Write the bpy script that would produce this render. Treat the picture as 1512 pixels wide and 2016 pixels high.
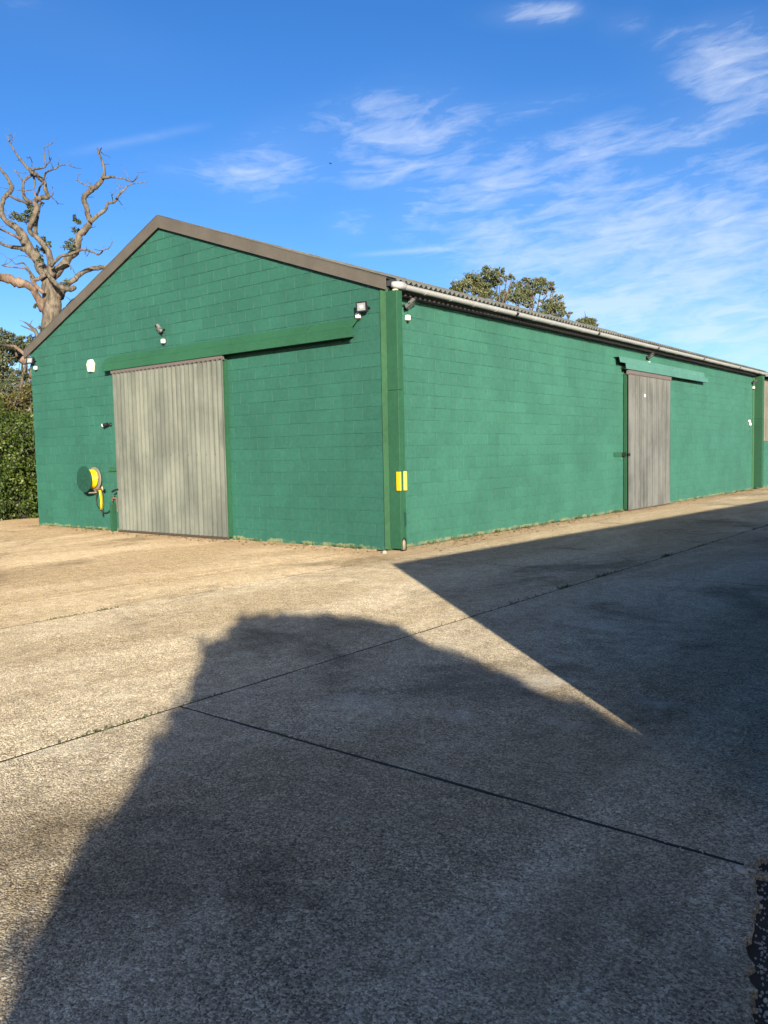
import bpy, bmesh, math, random
import numpy as np
from mathutils import Vector, Matrix, noise

R = random.Random(7)
rad = math.radians
SC = bpy.context.scene
COL = SC.collection
for o in list(bpy.data.objects):
    bpy.data.objects.remove(o)

# ------------------------------------------------------------------ camera
CAM = np.array([8.8096, -10.9931, 1.6543])
YAW, PITCH, ROLL, FPX = 0.6762, -0.0703, -0.0207, 1615.15
_f = np.array([-math.sin(YAW) * math.cos(PITCH), math.cos(YAW) * math.cos(PITCH), math.sin(PITCH)])
_r0 = np.array([math.cos(YAW), math.sin(YAW), 0.0])
_u0 = np.cross(_r0, _f)
_r = _r0 * math.cos(ROLL) + _u0 * math.sin(ROLL)
_u = -_r0 * math.sin(ROLL) + _u0 * math.cos(ROLL)
cam_d = bpy.data.cameras.new('camera')
cam_d.sensor_fit = 'VERTICAL'
cam_d.sensor_height = 36.0
cam_d.lens = FPX / 2016 * 36.0
cam_d.clip_start = 0.05
cam_d.clip_end = 3000
cam = bpy.data.objects.new('camera', cam_d)
COL.objects.link(cam)
M = Matrix.Identity(4)
for i in range(3):
    M[i][0], M[i][1], M[i][2], M[i][3] = _r[i], _u[i], -_f[i], CAM[i]
cam.matrix_world = M
SC.camera = cam

# ------------------------------------------------------------------ light
SUN_D = Vector((-0.755, 0.656, 0)).normalized()
SUN_EL = 13.0
sun_d = bpy.data.lights.new('sun', 'SUN')
sun_d.energy = 4.9
sun_d.angle = rad(0.53)
sun_d.color = (1.0, 0.895, 0.71)
sun = bpy.data.objects.new('sun', sun_d)
COL.objects.link(sun)
tr = Vector((SUN_D.x * math.cos(rad(SUN_EL)), SUN_D.y * math.cos(rad(SUN_EL)), -math.sin(rad(SUN_EL))))
sun.rotation_euler = tr.to_track_quat('-Z', 'Y').to_euler()
sun.location = (20, -25, 15)
SKY_STRENGTH = 0.095
SC.view_settings.view_transform = 'Standard'
SC.view_settings.look = 'None'
SC.view_settings.gamma = 1.0
SC.view_settings.use_curve_mapping = False
SC.view_settings.exposure = 1.27


def ray(x, y):
    return _f + _r * (x - 756) / FPX - _u * (y - 1008) / FPX


def on_ground(x, y, z=0.0):
    d = ray(x, y)
    return Vector(CAM + d * (z - CAM[2]) / d[2])


def on_gable(x, y, Y=0.0):
    d = ray(x, y)
    return Vector(CAM + d * (Y - CAM[1]) / d[1])


def on_side(x, y, X=0.05):
    d = ray(x, y)
    return Vector(CAM + d * (X - CAM[0]) / d[0])


def at_depth(x, y, D):
    return Vector(CAM + ray(x, y) * D)


def proj(P):
    d = np.array(P) - CAM
    z = d @ _f
    return 756 + FPX * (d @ _r) / z, 1008 - FPX * (d @ _u) / z, z


# ------------------------------------------------------------------ node helpers
class NT:
    def __init__(s, nt):
        s.nt = nt

    def n(s, typ, **kw):
        nd = s.nt.nodes.new(typ)
        for k, v in kw.items():
            if k == 'ins':
                for a, b in v.items():
                    if hasattr(b, 'is_output'):
                        s.nt.links.new(b, nd.inputs[a])
                    else:
                        nd.inputs[a].default_value = b
            else:
                setattr(nd, k, v)
        return nd

    def m(s, op, a, b=0.0, c=None, clamp=False):
        nd = s.nt.nodes.new('ShaderNodeMath')
        nd.operation = op
        nd.use_clamp = clamp
        for i, v in enumerate((a, b) if c is None else (a, b, c)):
            if hasattr(v, 'is_output'):
                s.nt.links.new(v, nd.inputs[i])
            else:
                nd.inputs[i].default_value = v
        return nd.outputs[0]

    def mix(s, fac, a, b, mode='MIX'):
        nd = s.nt.nodes.new('ShaderNodeMix')
        nd.data_type = 'RGBA'
        nd.blend_type = mode
        nd.clamp_factor = True
        for i, v in ((0, fac), (6, a), (7, b)):
            if hasattr(v, 'is_output'):
                s.nt.links.new(v, nd.inputs[i])
            elif i == 0:
                nd.inputs[0].default_value = v
            else:
                nd.inputs[i].default_value = (*v[:3], 1)
        return nd.outputs[2]

    def noise(s, vec, scale, detail=4, rough=0.55, dist=0.0, out=0):
        nd = s.nt.nodes.new('ShaderNodeTexNoise')
        if vec is not None:
            s.nt.links.new(vec, nd.inputs['Vector'])
        nd.inputs['Scale'].default_value = scale
        nd.inputs['Detail'].default_value = detail
        nd.inputs['Roughness'].default_value = rough
        nd.inputs['Distortion'].default_value = dist
        return nd.outputs[out]

    def ramp(s, fac, stops):
        nd = s.nt.nodes.new('ShaderNodeValToRGB')
        s.nt.links.new(fac, nd.inputs[0])
        el = nd.color_ramp.elements
        while len(el) < len(stops):
            el.new(0.5)
        for e, (p, c) in zip(el, stops):
            e.position = p
            e.color = (*c, 1) if len(c) == 3 else c
        return nd.outputs[0]

    def smooth(s, x, lo, hi):
        nd = s.nt.nodes.new('ShaderNodeMapRange')
        nd.interpolation_type = 'SMOOTHSTEP'
        s.nt.links.new(x, nd.inputs[0])
        nd.inputs[1].default_value = lo
        nd.inputs[2].default_value = hi
        return nd.outputs[0]

    def vmul(s, vec, v):
        nd = s.nt.nodes.new('ShaderNodeVectorMath')
        nd.operation = 'MULTIPLY'
        s.nt.links.new(vec, nd.inputs[0])
        nd.inputs[1].default_value = v
        return nd.outputs[0]


# ------------------------------------------------------------------ world
world = bpy.data.worlds.new('World')
SC.world = world
world.use_nodes = True
W = NT(world.node_tree)
wn = world.node_tree.nodes
bg = wn['Background']
bg.inputs['Strength'].default_value = SKY_STRENGTH
sky = W.n('ShaderNodeTexSky', sky_type='NISHITA', sun_disc=False, sun_elevation=rad(SUN_EL),
          sun_rotation=math.atan2(-SUN_D.x, -SUN_D.y), air_density=0.7, dust_density=1.0, ozone_density=2.0)
hs = W.n('ShaderNodeHueSaturation', ins={'Hue': 0.509, 'Saturation': 1.29, 'Color': sky.outputs[0]})
tc = W.n('ShaderNodeTexCoord')
dvec = tc.outputs['Generated']
sep = W.n('ShaderNodeSeparateXYZ', ins={0: dvec})
zc = W.m('MAXIMUM', sep.outputs[2], 0.02)
# flat cloud layer coordinates
px_ = W.m('DIVIDE', sep.outputs[0], W.m('ADD', zc, 0.08))
py_ = W.m('DIVIDE', sep.outputs[1], W.m('ADD', zc, 0.08))
plane = W.n('ShaderNodeCombineXYZ', ins={0: px_, 1: py_, 2: 0.0}).outputs[0]
# cirrus banks: (x, y, radius x, radius y, tilt, weight) seen from the yard
CLOUDS = [
    (540, 318, 46, 70, 70, .75), (440, 335, 105, 24, 0, .45), (800, 285, 95, 62, -8, 1.0), (740, 225, 70, 26, 0, .45),
    (880, 395, 80, 22, -22, .6), (1060, 335, 130, 34, -14, .8), (1180, 370, 200, 50, -6, .4), (1130, 275, 110, 20, -5, .32), (1320, 278, 60, 12, 3, .55),
    (1055, 28, 52, 13, 4, 1.3), (1230, 45, 30, 14, 0, .4), (1400, 60, 70, 18, 0, .5), (1465, 105, 60, 30, 14, .8), (1480, 165, 90, 30, 14, 1.0),
    (1430, 222, 66, 22, -8, .8), (1080, 490, 120, 26, 3, .75), (1240, 505, 200, 56, 8, 1.5), (1390, 440, 140, 40, 8, 1.2),
    (1260, 585, 190, 46, 8, 1.4), (1480, 400, 90, 60, 0, .9), (1470, 650, 170, 55, 12, 1.1), (690, 440, 34, 20, 0, .5),
    (1000, 495, 60, 18, 0, .5), (150, 60, 150, 40, 10, .12), (1020, 215, 110, 18, -4, .35), (1440, 560, 140, 60, 6, 1.2),
]
acc = None
for (x, y, rx, ry, ang, wt) in CLOUDS:
    c = ray(x, y)
    c = c / np.linalg.norm(c)
    up = np.array([0, 0, 1.0])
    a = np.cross(c, up)
    a /= np.linalg.norm(a)
    b = np.cross(a, c)
    ca, sa = math.cos(rad(ang)), math.sin(rad(ang))
    a2, b2 = a * ca - b * sa, a * sa + b * ca
    d1 = W.n('ShaderNodeVectorMath', operation='DOT_PRODUCT', ins={0: dvec, 1: tuple(a2 * FPX / rx)}).outputs['Value']
    d2 = W.n('ShaderNodeVectorMath', operation='DOT_PRODUCT', ins={0: dvec, 1: tuple(b2 * FPX / ry)}).outputs['Value']
    d3 = W.n('ShaderNodeVectorMath', operation='DOT_PRODUCT', ins={0: dvec, 1: tuple(c)}).outputs['Value']
    off = float(np.dot(c, a2)), float(np.dot(c, b2))
    q = W.m('ADD', W.m('MULTIPLY', d1, d1), W.m('MULTIPLY', d2, d2))
    g = W.m('MULTIPLY', W.m('EXPONENT', W.m('MULTIPLY', q, -0.7)), W.m('MULTIPLY', W.m('GREATER_THAN', d3, 0.0), wt))
    acc = g if acc is None else W.m('ADD', acc, g)
bankfar = W.smooth(W.noise(plane, 0.55, 3, 0.5), 0.52, 0.72)
front = W.n('ShaderNodeVectorMath', operation='DOT_PRODUCT', ins={0: dvec, 1: tuple(_f)}).outputs['Value']
outside = W.m('SUBTRACT', 1.0, W.smooth(front, 0.62, 0.84))
acc = W.m('ADD', acc, W.m('MULTIPLY', W.m('MULTIPLY', bankfar, outside), 0.8))
mask = W.m('SUBTRACT', 1.0, W.m('EXPONENT', W.m('MULTIPLY', acc, -1.7)))
# wispy streak texture, stretched along the wind
aa = np.cross(_f, np.array([0, 0, 1.0])); aa /= np.linalg.norm(aa)
bb = np.cross(aa, _f); bb /= np.linalg.norm(bb)
def skyco(tilt, sa, sb, off):
    ca, sa_ = math.cos(rad(tilt)), math.sin(rad(tilt))
    v1, v2 = aa * ca + bb * sa_, bb * ca - aa * sa_
    k1 = W.n('ShaderNodeVectorMath', operation='DOT_PRODUCT', ins={0: dvec, 1: tuple(v1 * sa)}).outputs['Value']
    k2 = W.n('ShaderNodeVectorMath', operation='DOT_PRODUCT', ins={0: dvec, 1: tuple(v2 * sb)}).outputs['Value']
    k3 = W.n('ShaderNodeVectorMath', operation='DOT_PRODUCT', ins={0: dvec, 1: tuple(_f * sa)}).outputs['Value']
    return W.n('ShaderNodeCombineXYZ', ins={0: W.m('ADD', k1, off), 1: k2, 2: k3}).outputs[0]
def warped(v, sc, amt):
    nz = W.noise(v, sc, 3, 0.5, out=1)
    cen = W.n('ShaderNodeVectorMath', operation='SUBTRACT', ins={0: nz, 1: (.5, .5, .5)}).outputs[0]
    return W.n('ShaderNodeVectorMath', operation='ADD', ins={0: v, 1: W.vmul(cen, (amt, amt, amt))}).outputs[0]
st1 = W.noise(warped(skyco(10, 9, 26, 0.0), 0.7, 1.7), 1.0, 9, 0.60, 0.3)
st2 = W.noise(warped(skyco(4, 17, 74, 3.0), 0.6, 1.5), 1.0, 8, 0.62, 0.5)
tex = W.m('ADD', W.m('MULTIPLY', st1, 0.50), W.m('MULTIPLY', st2, 0.50))
lo = W.m('SUBTRACT', 0.60, W.m('MULTIPLY', mask, 0.235))
dens = W.m('MULTIPLY', W.m('DIVIDE', W.m('SUBTRACT', tex, lo), 0.29, clamp=True), W.smooth(mask, 0.0, 0.75))
veil = W.m('MULTIPLY', mask, 0.13)
dens = W.m('ADD', dens, veil)
# thin high streaks (old vapour trails)
for (x0, y0, x1, y1, wd, amt) in ((690, 503, 960, 484, 4.5, .35), (120, 305, 420, 245, 7, .16)):
    A = ray(x0, y0); A = A / np.linalg.norm(A)
    B = ray(x1, y1); B = B / np.linalg.norm(B)
    nn = np.cross(A, B); ln = np.linalg.norm(nn); nn /= ln
    mid = (A + B) / np.linalg.norm(A + B)
    tdir = np.cross(nn, mid)
    half = math.asin(min(1, ln)) / 2
    e1 = W.n('ShaderNodeVectorMath', operation='DOT_PRODUCT', ins={0: dvec, 1: tuple(nn * FPX / wd)}).outputs['Value']
    e2 = W.n('ShaderNodeVectorMath', operation='DOT_PRODUCT', ins={0: dvec, 1: tuple(tdir / half)}).outputs['Value']
    e3 = W.n('ShaderNodeVectorMath', operation='DOT_PRODUCT', ins={0: dvec, 1: tuple(mid)}).outputs['Value']
    g = W.m('EXPONENT', W.m('MULTIPLY', W.m('MULTIPLY', e1, e1), -1.0))
    g = W.m('MULTIPLY', g, W.m('SUBTRACT', 1.0, W.smooth(W.m('ABSOLUTE', e2), 0.4, 1.2)))
    g = W.m('MULTIPLY', g, W.m('GREATER_THAN', e3, 0.0))
    dens = W.m('ADD', dens, W.m('MULTIPLY', g, W.m('MULTIPLY', st2, amt * 1.8)))
dens = W.m('MINIMUM', W.m('MULTIPLY', dens, 0.72), 0.64)
ccol = W.mix(0.22, (4.0, 4.35, 4.95), hs.outputs[0])
skycol = W.mix(dens, hs.outputs[0], ccol)
world.node_tree.links.new(skycol, bg.inputs['Color'])


# ------------------------------------------------------------------ materials
def new_mat(name):
    m = bpy.data.materials.new(name)
    m.use_nodes = True
    t = NT(m.node_tree)
    b = m.node_tree.nodes['Principled BSDF']
    return m, t, b


def link(t, a, b):
    t.nt.links.new(a, b)


def plain(name, col, rough=0.6, metal=0.0, var=0.12, nscale=8.0, bump=0.0, bscale=60):
    m, t, b = new_mat(name)
    g = t.n('ShaderNodeNewGeometry')
    n1 = t.noise(g.outputs['Position'], nscale, 5)
    c = t.mix(n1, tuple(v * (1 - var) for v in col), tuple(min(1, v * (1 + var)) for v in col))
    link(t, c, b.inputs['Base Color'])
    b.inputs['Roughness'].default_value = rough
    b.inputs['Metallic'].default_value = metal
    if bump:
        bn = t.n('ShaderNodeBump', ins={'Strength': 0.5, 'Distance': bump, 'Height': t.noise(g.outputs['Position'], bscale, 4)})
        link(t, bn.outputs[0], b.inputs['Normal'])
    return m


def green_paint(name, col, moss=True, bump=0.0022):
    m, t, b = new_mat(name)
    g = t.n('ShaderNodeNewGeometry')
    P = g.outputs['Position']
    sp = t.n('ShaderNodeSeparateXYZ', ins={0: P})
    oi = t.n('ShaderNodeObjectInfo')
    rnd = t.m('FRACT', t.m('ADD', oi.outputs['Random'], g.outputs['Random Per Island']))
    big = t.noise(P, 0.7, 4, 0.6)
    fine = t.noise(P, 14, 5, 0.65)
    v = t.m('ADD', t.m('MULTIPLY', rnd, 0.15), t.m('ADD', t.m('MULTIPLY', t.smooth(big, .3, .7), 0.30), t.m('MULTIPLY', t.smooth(fine, .3, .7), 0.34)))
    c = t.mix(v, tuple(x * .74 for x in col), tuple(x * 1.34 for x in col))
    dr = t.smooth(t.noise(t.vmul(P, (3.2, 3.2, 0.30)), 1.0, 5, 0.6), 0.52, 0.72)
    c = t.mix(t.m('MULTIPLY', dr, 0.22), c, tuple(x * .62 for x in col))
    # chalky scuffs
    sc = t.smooth(t.noise(P, 5.5, 7, 0.72), 0.60, 0.78)
    c = t.mix(t.m('MULTIPLY', sc, 0.30), c, (col[0] * 2.2 + .02, col[1] * 1.35 + .02, col[2] * 1.2 + .02))
    # tiny chips
    vo = t.n('ShaderNodeTexVoronoi', ins={'Vector': P, 'Scale': 16.0})
    chip = t.m('MULTIPLY', t.m('LESS_THAN', vo.outputs['Distance'], 0.075), t.smooth(t.noise(P, 2.2, 2), .56, .62))
    c = t.mix(chip, c, (0.012, 0.035, 0.03))
    if moss:
        edge = t.m('ADD', -0.03, t.m('MULTIPLY', t.noise(P, 3.6, 6, 0.75), 0.19))
        peel = t.m('LESS_THAN', sp.outputs[2], edge)
        peel = t.m('MULTIPLY', peel, t.smooth(t.noise(P, 2.6, 5, 0.7), 0.42, 0.58))
        pc = t.mix(t.noise(P, 30, 4), (0.055, 0.085, 0.035), (0.20, 0.20, 0.12))
        c = t.mix(peel, c, pc)
    link(t, c, b.inputs['Base Color'])
    b.inputs['Roughness'].default_value = 0.62
    b.inputs['Diffuse Roughness'].default_value = 0.9
    b.inputs['Specular IOR Level'].default_value = 0.3
    h = t.m('ADD', t.noise(P, 55, 5, 0.7), t.m('MULTIPLY', t.noise(P, 9, 3), 1.2))
    bn = t.n('ShaderNodeBump', ins={'Strength': 0.7, 'Distance': bump, 'Height': h})
    link(t, bn.outputs[0], b.inputs['Normal'])
    return m


MAT = {}
MAT['block'] = green_paint('painted_block', (0.0178, 0.077, 0.057))  # gable copy of the green, darkened for its weaker sunlight
MAT['block_side'] = green_paint('painted_block_lit', (0.0262, 0.098, 0.072))  # same green brightened to add sunlight on the long wall
MAT['steel_green'] = green_paint('green_steel', (0.0145, 0.064, 0.033), moss=False, bump=0.0004)
MAT['steel_teal'] = green_paint('teal_steel', (0.046, 0.126, 0.108), moss=False, bump=0.0008)
MAT['dark_green'] = green_paint('dark_green_plastic', (0.008, 0.040, 0.028), moss=False, bump=0.0003)
MAT['trim'] = green_paint('trim_green', (0.033, 0.096, 0.046), moss=False, bump=0.0008)
MAT['barge'] = plain('barge_fibre_cement', (0.078, 0.068, 0.057), 0.85, var=0.35, nscale=2.2, bump=0.002, bscale=40)
MAT['gutter'] = plain('gutter_plastic', (0.31, 0.315, 0.32), 0.45, var=0.16, nscale=3)
MAT['bracket'] = plain('gutter_bracket', (0.30, 0.31, 0.32), 0.5)
MAT['black'] = plain('black_plastic', (0.012, 0.012, 0.013), 0.45)
MAT['dark_grey'] = plain('dark_grey_metal', (0.035, 0.035, 0.038), 0.4)
MAT['glass'] = plain('lamp_glass', (0.20, 0.21, 0.22), 0.18)
MAT['white'] = plain('white_plastic', (0.62, 0.62, 0.58), 0.4, var=0.05)
MAT['cream'] = plain('cream_plastic', (0.60, 0.58, 0.44), 0.4, var=0.05)
MAT['yellow'] = plain('yellow_plastic', (0.62, 0.36, 0.004), 0.45, var=0.06)
MAT['yellow_pale'] = plain('yellow_paint', (0.60, 0.40, 0.06), 0.5, var=0.06)
MAT['hose'] = plain('yellow_hose', (0.66, 0.47, 0.005), 0.4, var=0.08, nscale=30)
MAT['hose_old'] = plain('weathered_hose', (0.30, 0.28, 0.05), 0.5, var=0.2, nscale=30)
MAT['rubber'] = plain('black_rubber', (0.012, 0.022, 0.018), 0.5)
MAT['brass'] = plain('tap_metal', (0.26, 0.17, 0.12), 0.35, metal=0.6)
MAT['flange'] = plain('grey_flange', (0.17, 0.155, 0.12), 0.6, var=0.2)
MAT['pipe_clay'] = plain('clay_pipe', (0.20, 0.17, 0.10), 0.6, var=0.25)
MAT['rail'] = plain('galvanised_rail', (0.115, 0.096, 0.092), 0.6, var=0.22, nscale=5)
MAT['dark_rail'] = plain('rusty_dark_rail', (0.055, 0.040, 0.030), 0.8, var=0.3)
MAT['purlin'] = plain('grey_purlin', (0.10, 0.10, 0.105), 0.6, var=0.2)
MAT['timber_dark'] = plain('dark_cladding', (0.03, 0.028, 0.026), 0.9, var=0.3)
MAT['stone'] = plain('pale_stone', (0.34, 0.31, 0.26), 0.9, var=0.75, nscale=40)


def fibre_cement(name, col, light, sw=0.22, sf=9):
    m, t, b = new_mat(name)
    g = t.n('ShaderNodeNewGeometry')
    P = g.outputs['Position']
    streak = t.noise(t.vmul(P, (sf, sf, 0.25)), 1.0, 5, 0.6)
    blot = t.noise(t.vmul(P, (1.3, 1.3, 0.9)), 1.0, 5, 0.6)
    fine = t.noise(P, 45, 4, 0.7)
    v = t.m('ADD', t.m('MULTIPLY', t.smooth(streak, 0.3, 0.7), sw), t.m('ADD', t.m('MULTIPLY', blot, 0.80), t.m('MULTIPLY', fine, 0.2)))
    v = t.smooth(v, 0.40, 0.86)
    oi = t.n('ShaderNodeObjectInfo')
    v = t.m('ADD', v, t.m('MULTIPLY', t.m('SUBTRACT', oi.outputs['Random'], 0.5), 0.22), clamp=True)
    c = t.mix(v, col, light)
    lich = t.smooth(t.noise(P, 26, 4, 0.7), 0.66, 0.72)
    c = t.mix(t.m('MULTIPLY', lich, 0.35), c, (0.24, 0.24, 0.19))
    link(t, c, b.inputs['Base Color'])
    b.inputs['Roughness'].default_value = 0.8
    bn = t.n('ShaderNodeBump', ins={'Strength': 0.5, 'Distance': 0.0015, 'Height': fine})
    link(t, bn.outputs[0], b.inputs['Normal'])
    return m


MAT['sheet'] = fibre_cement('fibre_cement_sheet', (0.056, 0.064, 0.055), (0.128, 0.138, 0.116))
MAT['sheet_grey'] = fibre_cement('fibre_cement_grey', (0.044, 0.048, 0.048), (0.106, 0.111, 0.107), 0.30, 20)
MAT['roof'] = fibre_cement('fibre_cement_roof', (0.08, 0.085, 0.078), (0.15, 0.155, 0.14))
MAT['clad'] = fibre_cement('cladding_sheet', (0.085, 0.075, 0.062), (0.14, 0.125, 0.105))


def concrete(name):
    m, t, b = new_mat(name)
    g = t.n('ShaderNodeNewGeometry')
    P = g.outputs['Position']
    sp = t.n('ShaderNodeSeparateXYZ', ins={0: P})
    oi = t.n('ShaderNodeObjectInfo')
    # exposed aggregate
    v1 = t.n('ShaderNodeTexVoronoi', feature='F1', ins={'Vector': P, 'Scale': 140.0, 'Randomness': 1.0})
    v2 = t.n('ShaderNodeTexVoronoi', feature='F1', ins={'Vector': P, 'Scale': 84.0, 'Randomness': 1.0})
    r1 = t.n('ShaderNodeSeparateColor', ins={0: v1.outputs['Color']})
    r2 = t.n('ShaderNodeSeparateColor', ins={0: v2.outputs['Color']})
    peb = t.ramp(r1.outputs[0], [(0.0, (0.10, 0.088, 0.072)), (0.30, (0.24, 0.215, 0.175)), (0.62, (0.41, 0.37, 0.30)), (1.0, (0.66, 0.61, 0.51))])
    peb2 = t.ramp(r2.outputs[1], [(0.0, (0.06, 0.05, 0.04)), (0.5, (0.36, 0.32, 0.26)), (1.0, (0.78, 0.74, 0.64))])
    c = t.mix(t.m('MULTIPLY', t.m('LESS_THAN', r2.outputs[0], 0.30), 0.75), peb, peb2)
    matrix = t.mix(t.noise(P, 120, 3, 0.6), (0.27, 0.24, 0.19), (0.44, 0.40, 0.33))
    worn = t.smooth(t.noise(P, 1.1, 5, 0.62), 0.32, 0.68)
    c = t.mix(t.m('ADD', 0.08, t.m('MULTIPLY', worn, 0.30)), c, matrix)
    c = t.mix(1.0, c, (1.10, 1.08, 1.05), 'MULTIPLY')
    # bright chips of flint
    v3 = t.n('ShaderNodeTexVoronoi', feature='F1', ins={'Vector': P, 'Scale': 48.0})
    r3 = t.n('ShaderNodeSeparateColor', ins={0: v3.outputs['Color']})
    fl = t.m('MULTIPLY', t.m('LESS_THAN', v3.outputs['Distance'], 0.17), t.m('GREATER_THAN', r3.outputs[0], 0.78))
    c = t.mix(t.m('MULTIPLY', fl, 0.85), c, (0.68, 0.64, 0.56))
    v4 = t.n('ShaderNodeTexVoronoi', feature='F1', ins={'Vector': P, 'Scale': 31.0})
    r4 = t.n('ShaderNodeSeparateColor', ins={0: v4.outputs['Color']})
    f4 = t.m('MULTIPLY', t.m('LESS_THAN', v4.outputs['Distance'], t.m('MULTIPLY', r4.outputs[1], 0.24)), t.m('GREATER_THAN', r4.outputs[0], 0.80))
    c = t.mix(f4, c, t.mix(r4.outputs[2], (0.80, 0.77, 0.70), (0.50, 0.44, 0.34)))
    p4 = t.m('MULTIPLY', t.m('LESS_THAN', v4.outputs['Distance'], 0.16), t.m('LESS_THAN', r4.outputs[0], 0.20))
    c = t.mix(t.m('MULTIPLY', p4, 0.8), c, (0.05, 0.045, 0.04))
    mot = t.smooth(t.noise(P, 6.5, 9, 0.78), 0.41, 0.58)
    c = t.mix(mot, t.mix(1.0, c, (0.78, 0.77, 0.76), 'MULTIPLY'), c)
    pal = t.smooth(t.noise(t.vmul(P, (1.5, 2.1, 1)), 1.0, 9, 0.72, 0.6), 0.55, 0.66)
    c = t.mix(t.m('MULTIPLY', pal, 0.42), c, (0.50, 0.47, 0.41))
    mot2 = t.smooth(t.noise(P, 42, 6, 0.75), 0.36, 0.60)
    c = t.mix(mot2, t.mix(1.0, c, (0.70, 0.69, 0.68), 'MULTIPLY'), c)
    c = t.mix(1.0, c, (1.23, 1.19, 1.08), 'MULTIPLY')
    # broad wear: sweep marks, darker and browner patches
    sw = t.noise(t.vmul(P, (0.55, 0.16, 1)), 1.0, 5, 0.6, 0.8)
    c = t.mix(t.smooth(sw, 0.40, 0.62), t.mix(1.0, c, (0.74, 0.71, 0.66), 'MULTIPLY'), c)
    dk = t.smooth(t.noise(P, 0.42, 6, 0.68, 0.5), 0.50, 0.68)
    c = t.mix(t.m('MULTIPLY', dk, 0.85), c, t.mix(1.0, c, (0.42, 0.41, 0.40), 'MULTIPLY'))
    dk2 = t.smooth(t.noise(P, 2.6, 6, 0.7, 0.3), 0.55, 0.75)
    c = t.mix(t.m('MULTIPLY', dk2, 0.45), c, t.mix(1.0, c, (0.50, 0.48, 0.46), 'MULTIPLY'))
    # pale cement smears, each with its own outline
    sm = None
    for (x, y, rx, ry) in ((900, 1408, .34, .22), (1088, 1292, .30, .2), (1180, 1234, .5, .22), (1300, 1385, .3, .25),
                           (1120, 1425, .25, .16), (700, 1385, .5, .3), (1050, 1340, .4, .4)):
        p = on_ground(x, y)
        dx = t.m('DIVIDE', t.m('SUBTRACT', sp.outputs[0], p.x), rx)
        dy = t.m('DIVIDE', t.m('SUBTRACT', sp.outputs[1], p.y), ry)
        gq = t.m('EXPONENT', t.m('MULTIPLY', t.m('ADD', t.m('MULTIPLY', dx, dx), t.m('MULTIPLY', dy, dy)), -1.0))
        sm = gq if sm is None else t.m('MAXIMUM', sm, gq)
    smn = t.smooth(t.m('MULTIPLY', sm, t.m('ADD', t.m('MULTIPLY', t.noise(P, 4.5, 7, 0.75), 2.2), -0.35)), 0.35, 0.95)
    c = t.mix(t.m('MULTIPLY', smn, 0.30), c, (0.62, 0.60, 0.54))
    # brown dirt washed against the barn
    nz = t.m('MULTIPLY', t.noise(P, 1.6, 6, 0.7), 1.5)
    dg = t.m('SUBTRACT', 1.0, t.smooth(t.m('ADD', t.m('MULTIPLY', sp.outputs[1], -1.0), t.m('MULTIPLY', nz, -1.0)), -0.75, 0.9))
    inx = t.m('LESS_THAN', sp.outputs[0], 0.7)
    dg = t.m('MULTIPLY', dg, inx)
    dl = t.m('SUBTRACT', 1.0, t.smooth(t.m('SUBTRACT', sp.outputs[0], nz), -0.75, 0.55))
    dl = t.m('MULTIPLY', dl, t.m('MULTIPLY', t.m('GREATER_THAN', sp.outputs[0], 0.0), t.m('GREATER_THAN', sp.outputs[1], -0.3)))
    dirt = t.m('MAXIMUM', t.m('MULTIPLY', dg, 0.75), dl)
    dcol = t.mix(t.noise(P, 9, 6, 0.75), (0.12, 0.082, 0.045), (0.34, 0.26, 0.16))
    c = t.mix(t.m('MULTIPLY', dirt, 0.75), c, dcol)
    # slab tint from the object colour
    c = t.mix(1.0, c, oi.outputs['Color'], 'MULTIPLY')
    link(t, c, b.inputs['Base Color'])
    b.inputs['Roughness'].default_value = 0.92
    b.inputs['Diffuse Roughness'].default_value = 1.0
    b.inputs['Specular IOR Level'].default_value = 0.2
    h = t.m('ADD', t.m('MULTIPLY', v1.outputs['Distance'], -0.8), t.m('ADD', t.m('MULTIPLY', v2.outputs['Distance'], -0.8), t.m('MULTIPLY', t.noise(P, 160, 3, 0.6), 0.5)))
    h = t.m('ADD', h, t.m('MULTIPLY', t.noise(P, 12, 4, 0.6), 0.8))
    bn = t.n('ShaderNodeBump', ins={'Strength': 1.0, 'Distance': 0.0058, 'Height': h})
    link(t, bn.outputs[0], b.inputs['Normal'])
    return m


MAT['concrete'] = concrete('yard_concrete')
MAT['joint'] = plain('joint_dirt', (0.020, 0.018, 0.012), 0.95, var=0.5, nscale=9)
MAT['soil'] = plain('dark_soil', (0.040, 0.032, 0.022), 0.95, var=0.5, nscale=14, bump=0.02, bscale=30)


def bark(name, a, bcol, pale):
    m, t, b = new_mat(name)
    g = t.n('ShaderNodeNewGeometry')
    P = g.outputs['Position']
    n1 = t.noise(t.vmul(P, (9, 9, 2.2)), 1.0, 6, 0.65)
    c = t.mix(t.smooth(n1, 0.35, 0.65), a, bcol)
    pl = t.smooth(t.noise(P, 1.3, 4, 0.6), 0.52, 0.66)
    c = t.mix(t.m('MULTIPLY', pl, 0.6), c, pale)
    link(t, c, b.inputs['Base Color'])
    b.inputs['Roughness'].default_value = 0.9
    bn = t.n('ShaderNodeBump', ins={'Strength': 0.9, 'Distance': 0.05, 'Height': n1})
    link(t, bn.outputs[0], b.inputs['Normal'])
    return m


MAT['oak_bark'] = bark('dead_oak_bark', (0.040, 0.033, 0.025), (0.135, 0.110, 0.082), (0.185, 0.152, 0.115))
MAT['bare_wood'] = bark('bare_wood', (0.085, 0.056, 0.040), (0.19, 0.128, 0.092), (0.24, 0.175, 0.135))
MAT['bark'] = bark('tree_bark', (0.04, 0.034, 0.028), (0.11, 0.09, 0.07), (0.13, 0.11, 0.09))


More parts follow.
